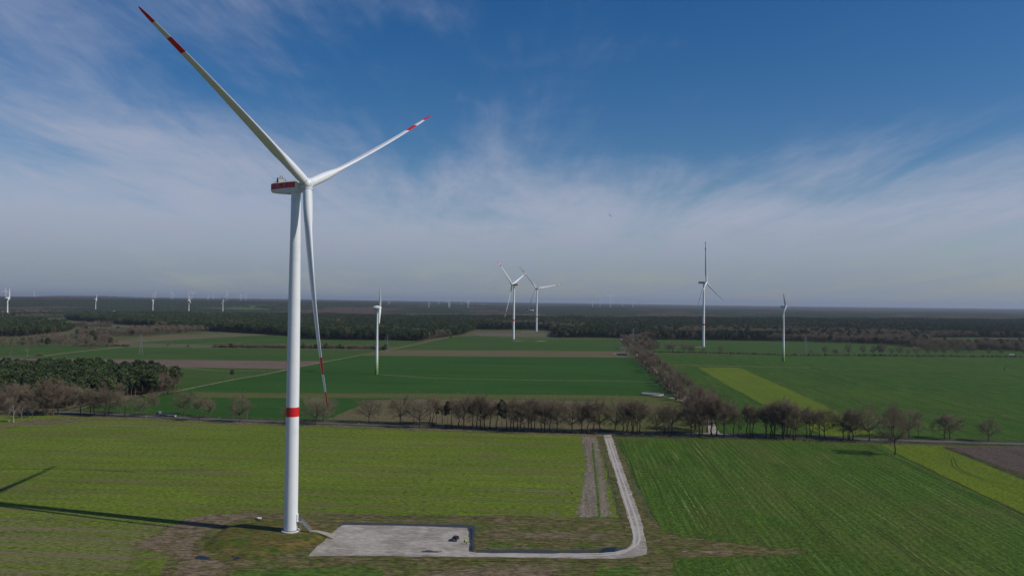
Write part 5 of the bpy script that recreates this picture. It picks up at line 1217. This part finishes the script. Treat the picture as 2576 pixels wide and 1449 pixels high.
def flatbed(p, rz):
    t = thing('flatbed_lorry', 'grey blue flatbed lorry driving along the road behind the left trees', 'lorry', p, rz)
    b = MB(); rings = []
    for x, zt, w in ((2.3, 2.2, .96), (2.2, 3.0, 1.0), (1.6, 3.3, 1.0), (.3, 3.3, 1.0), (.25, 3.1, .98)):
        y = 1.25*w; rings.append([(x, -y, .7), (x, y, .7), (x, y, zt-.12), (x, y*.92, zt), (x, -y*.92, zt), (x, -y, zt-.12)])
    b.loft(rings); b.build('cab', M['cab'], t, sharp=30)
    b = MB(); b.box((2.28, 0, 2.25), (.12, 2.1, .95)); b.build('windscreen', M['glass'], t, smooth=False)
    for s in (-1, 1):
        b = MB(); b.box((1.5, s*1.26, 2.3), (.9, .04, .8)); b.build('side_window', M['glass'], t, smooth=False)
    b = MB(); b.box((1.1, 0, 3.5), (1.3, 2.2, .4), taper=.7); b.build('wind_deflector', M['cab'], t, smooth=False)
    b = MB(); b.box((-4.6, 0, 1.05), (10.2, .9, .3)); b.build('chassis', M['steel_dark'], t, smooth=False)
    b = MB(); b.box((-1.9, 0, 1.42), (4.6, 2.45, .16)); b.box((.15, 0, 1.9), (.1, 2.4, .9)); b.build('load_bed', M['steel_dark'], t, smooth=False)
    b = MB(); b.box((-8.2, 0, 1.35), (7.0, 2.45, .18)); b.box((-11.6, 0, 1.5), (.1, 2.4, .35)); b.build('trailer_bed', M['cab'], t, smooth=False)
    b = MB(); b.box((-11.7, 0, .85), (.12, 2.3, .35)); b.build('rear_bumper', M['plate'], t, smooth=False)
    for x in (1.2, -2.6, -3.9, -8.9, -10.2):
        for s in (-1, 1): wheel(t, x, s*1.05, .5, .32)
    return t
pa, pb = G(480, 1050.5), G(394, 1046.5)
v_ = (pb-pa).normalized(); rv = math.atan2(v_.y, v_.x)
flatbed(G(404, 1047.6)+Vector((0, 0, .05)), rv)
def box_lorry(p, rz):
    t = thing('box_lorry', 'white tarpaulin lorry on the far road at the right frame edge', 'lorry', p, rz)
    b = MB(); b.box((-4, 0, 2.3), (9.0, 2.5, 2.4)); b.build('box_body', M['white_box'], t, smooth=False)
    b = MB(); b.box((2.1, 0, 1.9), (2.0, 2.4, 2.4), taper=.93); b.build('cab', M['steel_dark'], t, smooth=False)
    b = MB(); b.box((3.06, 0, 2.3), (.1, 2.1, .8)); b.build('windscreen', M['plate'], t, smooth=False)
    b = MB(); b.box((-2.6, 0, .9), (12, 1.0, .3)); b.build('chassis', M['steel_dark'], t, smooth=False)
    for x in (2.2, -4, -5.4, -6.8):
        for s in (-1, 1): wheel(t, x, s*1.0, .5, .3)
box_lorry(G(*Z4(2480, 668)), R_(-3))

# ---------------------------------------------------------------- small buildings and fittings
sub = G(*Z3(858, 662)); sc_ = scale_at(*Z3(858, 662))
t = thing('switch_building', 'long dark green flat roofed switch house with a pale gable end beside the avenue', 'building', sub, R_(-4))
b = MB(); b.box((0, 0, 1.5), (16.5, 3.4, 3.0)); b.build('wall', M['green_box'], t, smooth=False)
b = MB(); b.box((9.0, 0, 1.65), (1.4, 3.5, 3.3)); b.build('end_wall', M['kiosk'], t, smooth=False)
b = MB(); b.box((-.2, 0, 3.12), (17.0, 3.8, .2)); b.build('roof', M['roof_grey'], t, smooth=False)
for x in (-5, 0, 5):
    b = MB(); b.box((x, -1.72, 1.1), (1.1, .06, 2.1)); b.build('door', M['steel_dark'], t, smooth=False)
kq = G(*Z3(785, 655)); t = thing('kiosk', 'small cream cabinet left of the dark green switch house', 'cabinet', kq, R_(-4))
b = MB(); b.box((0, 0, 1.4), (2.8, 2.4, 2.8)); b.build('wall', M['kiosk'], t, smooth=False); b = MB(); b.box((0, 0, 2.88), (3.1, 2.7, .16)); b.build('roof', M['roof_grey'], t, smooth=False); b = MB(); b.box((0, -1.22, 1.2), (.12, .05, 2.0)); b.build('door_seam', M['steel_dark'], t, smooth=False)
gq = G(*Z3(872, 645)); t = thing('switch_gantry', 'pale steel high voltage gantry behind the dark green switch house', 'gantry', gq, R_(-4))
for x in (-3, 1.2):
    b = MB(); b.tube((x-.8, 0, 0), (x, 0, 11), .12); b.tube((x+.8, 0, 0), (x, 0, 11), .12); b.build('leg', M['steel'], t, smooth=False)
b = MB(); b.tube((-5, 0, 11), (4, 0, 11), .14); b.build('beam', M['steel'], t, smooth=False)
for x in (-4, -1, 2.6):
    b = MB(); b.lathe([(.12, 9), (.25, 9.4), (.12, 9.8), (.25, 10.2), (.12, 10.8)], 10, c=(x, 0)); b.build('insulator', M['kiosk'], t)
b = MB(); b.box((-.5, -2, 2.9), (1.6, 1.6, 1.4)); b.build('transformer', M['kiosk'], t, smooth=False)
tc_ = G(*Z3(1150, 1043)); r_ = 105/3.22/1.19216*scale_at(*Z3(1150, 1043))
t = thing('slurry_tank', 'low round grey tank with a pale lid beside the avenue', 'tank', tc_)
b = MB(); b.lathe([(r_, 0), (r_, 1.3), (r_-.4, 1.3), (r_-.4, .9)], 64, cap=False); b.build('wall', M['tank'], t)
b = MB(); b.lathe([(r_-.42, 1.0), (r_*.5, 1.25), (.05, 1.4)], 64, cap=False); b.build('cover', M['slurry'], t)
hq = G(*N2(3013, 1112)); t = thing('hunting_hide', 'small pale fronted raised hide standing in the green field at far right', 'hunting hide', hq, R_(-20))
b = MB(); b.box((0, 0, 2.9), (1.5, 1.5, 2.0)); b.build('cabin', M['hide'], t, smooth=False)
b = MB(); b.box((.3, -.77, 2.9), (.85, .05, 1.95)); b.build('front_panel', M['plate'], t, smooth=False)
b = MB(); b.box((0, 0, 4.0), (1.9, 1.9, .12)); b.build('roof', M['hide'], t, smooth=False)
for sx in (-.6, .6):
    for sy in (-.6, .6):
        b = MB(); b.tube((sx*1.3, sy*1.3, 0), (sx, sy, 1.9), .07); b.build('leg', M['hide'], t, smooth=False)
# manhole ring on the mound's back edge
mq = G(652, 1303.5, .5); b = MB(); b.lathe([(.9, 0), (.9, .35), (.55, .35), (.55, .1)], 28, cap=False); b.lathe([(.54, .12), (.01, .14)], 28)
tag(b.build('manhole_ring', M['concrete'], loc=mq), 'pale concrete shaft ring in the grass at the left back of the mound', 'manhole')
# roadside marker posts
pm = None
for uv in (Z1(793, 1215), Z1(883, 1222), Z1(1415, 1256), Z1(2118, 1268), Z2(890, 1322), Z2(1610, 1340)):
    q = G(*uv)
    if pm is None:
        pm = thing('marker_post', 'white marker post at the edge of the asphalt road', 'post', q, 0, 'marker posts along the road')
        b = MB(); b.box((0, 0, .5), (.16, .12, 1.0)); b.build('post', M['post'], pm, smooth=False); b = MB(); b.box((0, 0, .82), (.164, .124, .18)); b.build('band', M['seam'], pm, smooth=False)
    else: dup(pm, q)
# birds
def bird(u, v, dist, label, bank):
    d = CM.to_3x3() @ Vector(((u-PW/2)/FPX, -(v-PH/2)/FPX, -1.0)); q = Vector((0, 0, CAM_H))+d*(dist/d.y)
    t = thing('bird', label, 'bird', q, R_(70), 'birds in the sky'); t.rotation_euler = (bank, R_(-15), R_(70))
    b = MB(); b.loft([[(x, r*math.cos(2*math.pi*k/8), r*math.sin(2*math.pi*k/8)) for k in range(8)] for x, r in ((-.3, .02), (-.15, .06), (.05, .085), (.22, .05), (.30, .045), (.36, .01))]); b.build('body', M['bird'], t)
    for s in (-1, 1):
        b = MB(); b.loft([[(c, y*s, z), (0, y*s, z+.02), (-c2, y*s, z), (0, y*s, z-.01)] for y, z, c, c2 in ((.05, .02, .12, .14), (.3, .12, .12, .14), (.6, .14, .04, .12), (.72, .1, -.04, .07))]); b.build('wing', M['bird'], t)
    b = MB(); b.loft([[(x, w, 0), (x, 0, .015), (x, -w, 0), (x, 0, -.01)] for x, w in ((-.22, .05), (-.5, .11))]); b.build('tail', M['bird'], t)
bird(1534.5, 542.5, 210, 'small dark bird in the pale sky left of centre right, lower of the two', R_(50))
bird(1652.8, 433.5, 260, 'small dark bird in the sky, higher of the two', R_(-40))
# far farmhouses
def farmhouse(u, v, dist, w, label, roof, wallm, z=0.0):
    x = (u-PW/2)/FPX*dist; zz = CAM_H-(v-hor(u))*dist/FPX
    t = thing('farmhouse', label, 'house', (x, dist, zz), R_(random.uniform(-25, 25)))
    b = MB(); b.box((0, 0, 2.2), (w, w*.5, 4.4)); b.build('wall', wallm, t, smooth=False)
    b = MB(); d = w*.29; b.add([(-w*.52, -d, 4.3), (w*.52, -d, 4.3), (w*.52, d, 4.3), (-w*.52, d, 4.3), (-w*.52, 0, 4.3+d*.9), (w*.52, 0, 4.3+d*.9)], [(0, 1, 5, 4), (2, 3, 4, 5), (0, 4, 3), (1, 2, 5), (3, 2, 1, 0)]); b.build('roof', roof, t, smooth=False)
    for k in (-.3, 0, .3):
        b = MB(); b.box((k*w, -w*.25-.03, 1.7), (w*.09, .06, 1.4)); b.build('window', M['glass'], t, smooth=False)
for u, v, dist, w, lab, rf, wl in ((286.6, 785.5, 4000, 14, 'white walled farm building peeping over the left pine wood', M['plate'], M['plate']),
                                   (1333, 781, 5600, 18, 'far farmhouse between the banded pair, white with a red roof', M['roof_red'], M['plate']), (1341, 781.5, 5650, 14, 'far white barn beside the red roofed house', M['roof_grey'], M['plate'])):
    farmhouse(u, v, dist, w, lab, rf, wl)

# ---------------------------------------------------------------- the air
b = MB(); b.box((0, 21500, 132), (92400, 49400, 266)); hz = b.build('haze', None or M['ground'], smooth=False)
hz.data.materials.clear(); hm = bpy.data.materials.new('haze'); hm.use_nodes = True; hn = hm.node_tree; hn.nodes.clear()
ho = hn.nodes.new('ShaderNodeOutputMaterial'); hv = hn.nodes.new('ShaderNodeVolumePrincipled'); hn.links.new(hv.outputs[0], ho.inputs['Volume'])
hv.inputs['Color'].default_value = (.62, .71, .88, 1); hv.inputs['Density'].default_value = HAZE; hv.inputs['Anisotropy'].default_value = .2
hz.data.materials.append(hm); tag(hz, 'thin blue haze over the land', 'haze', None, 'stuff')
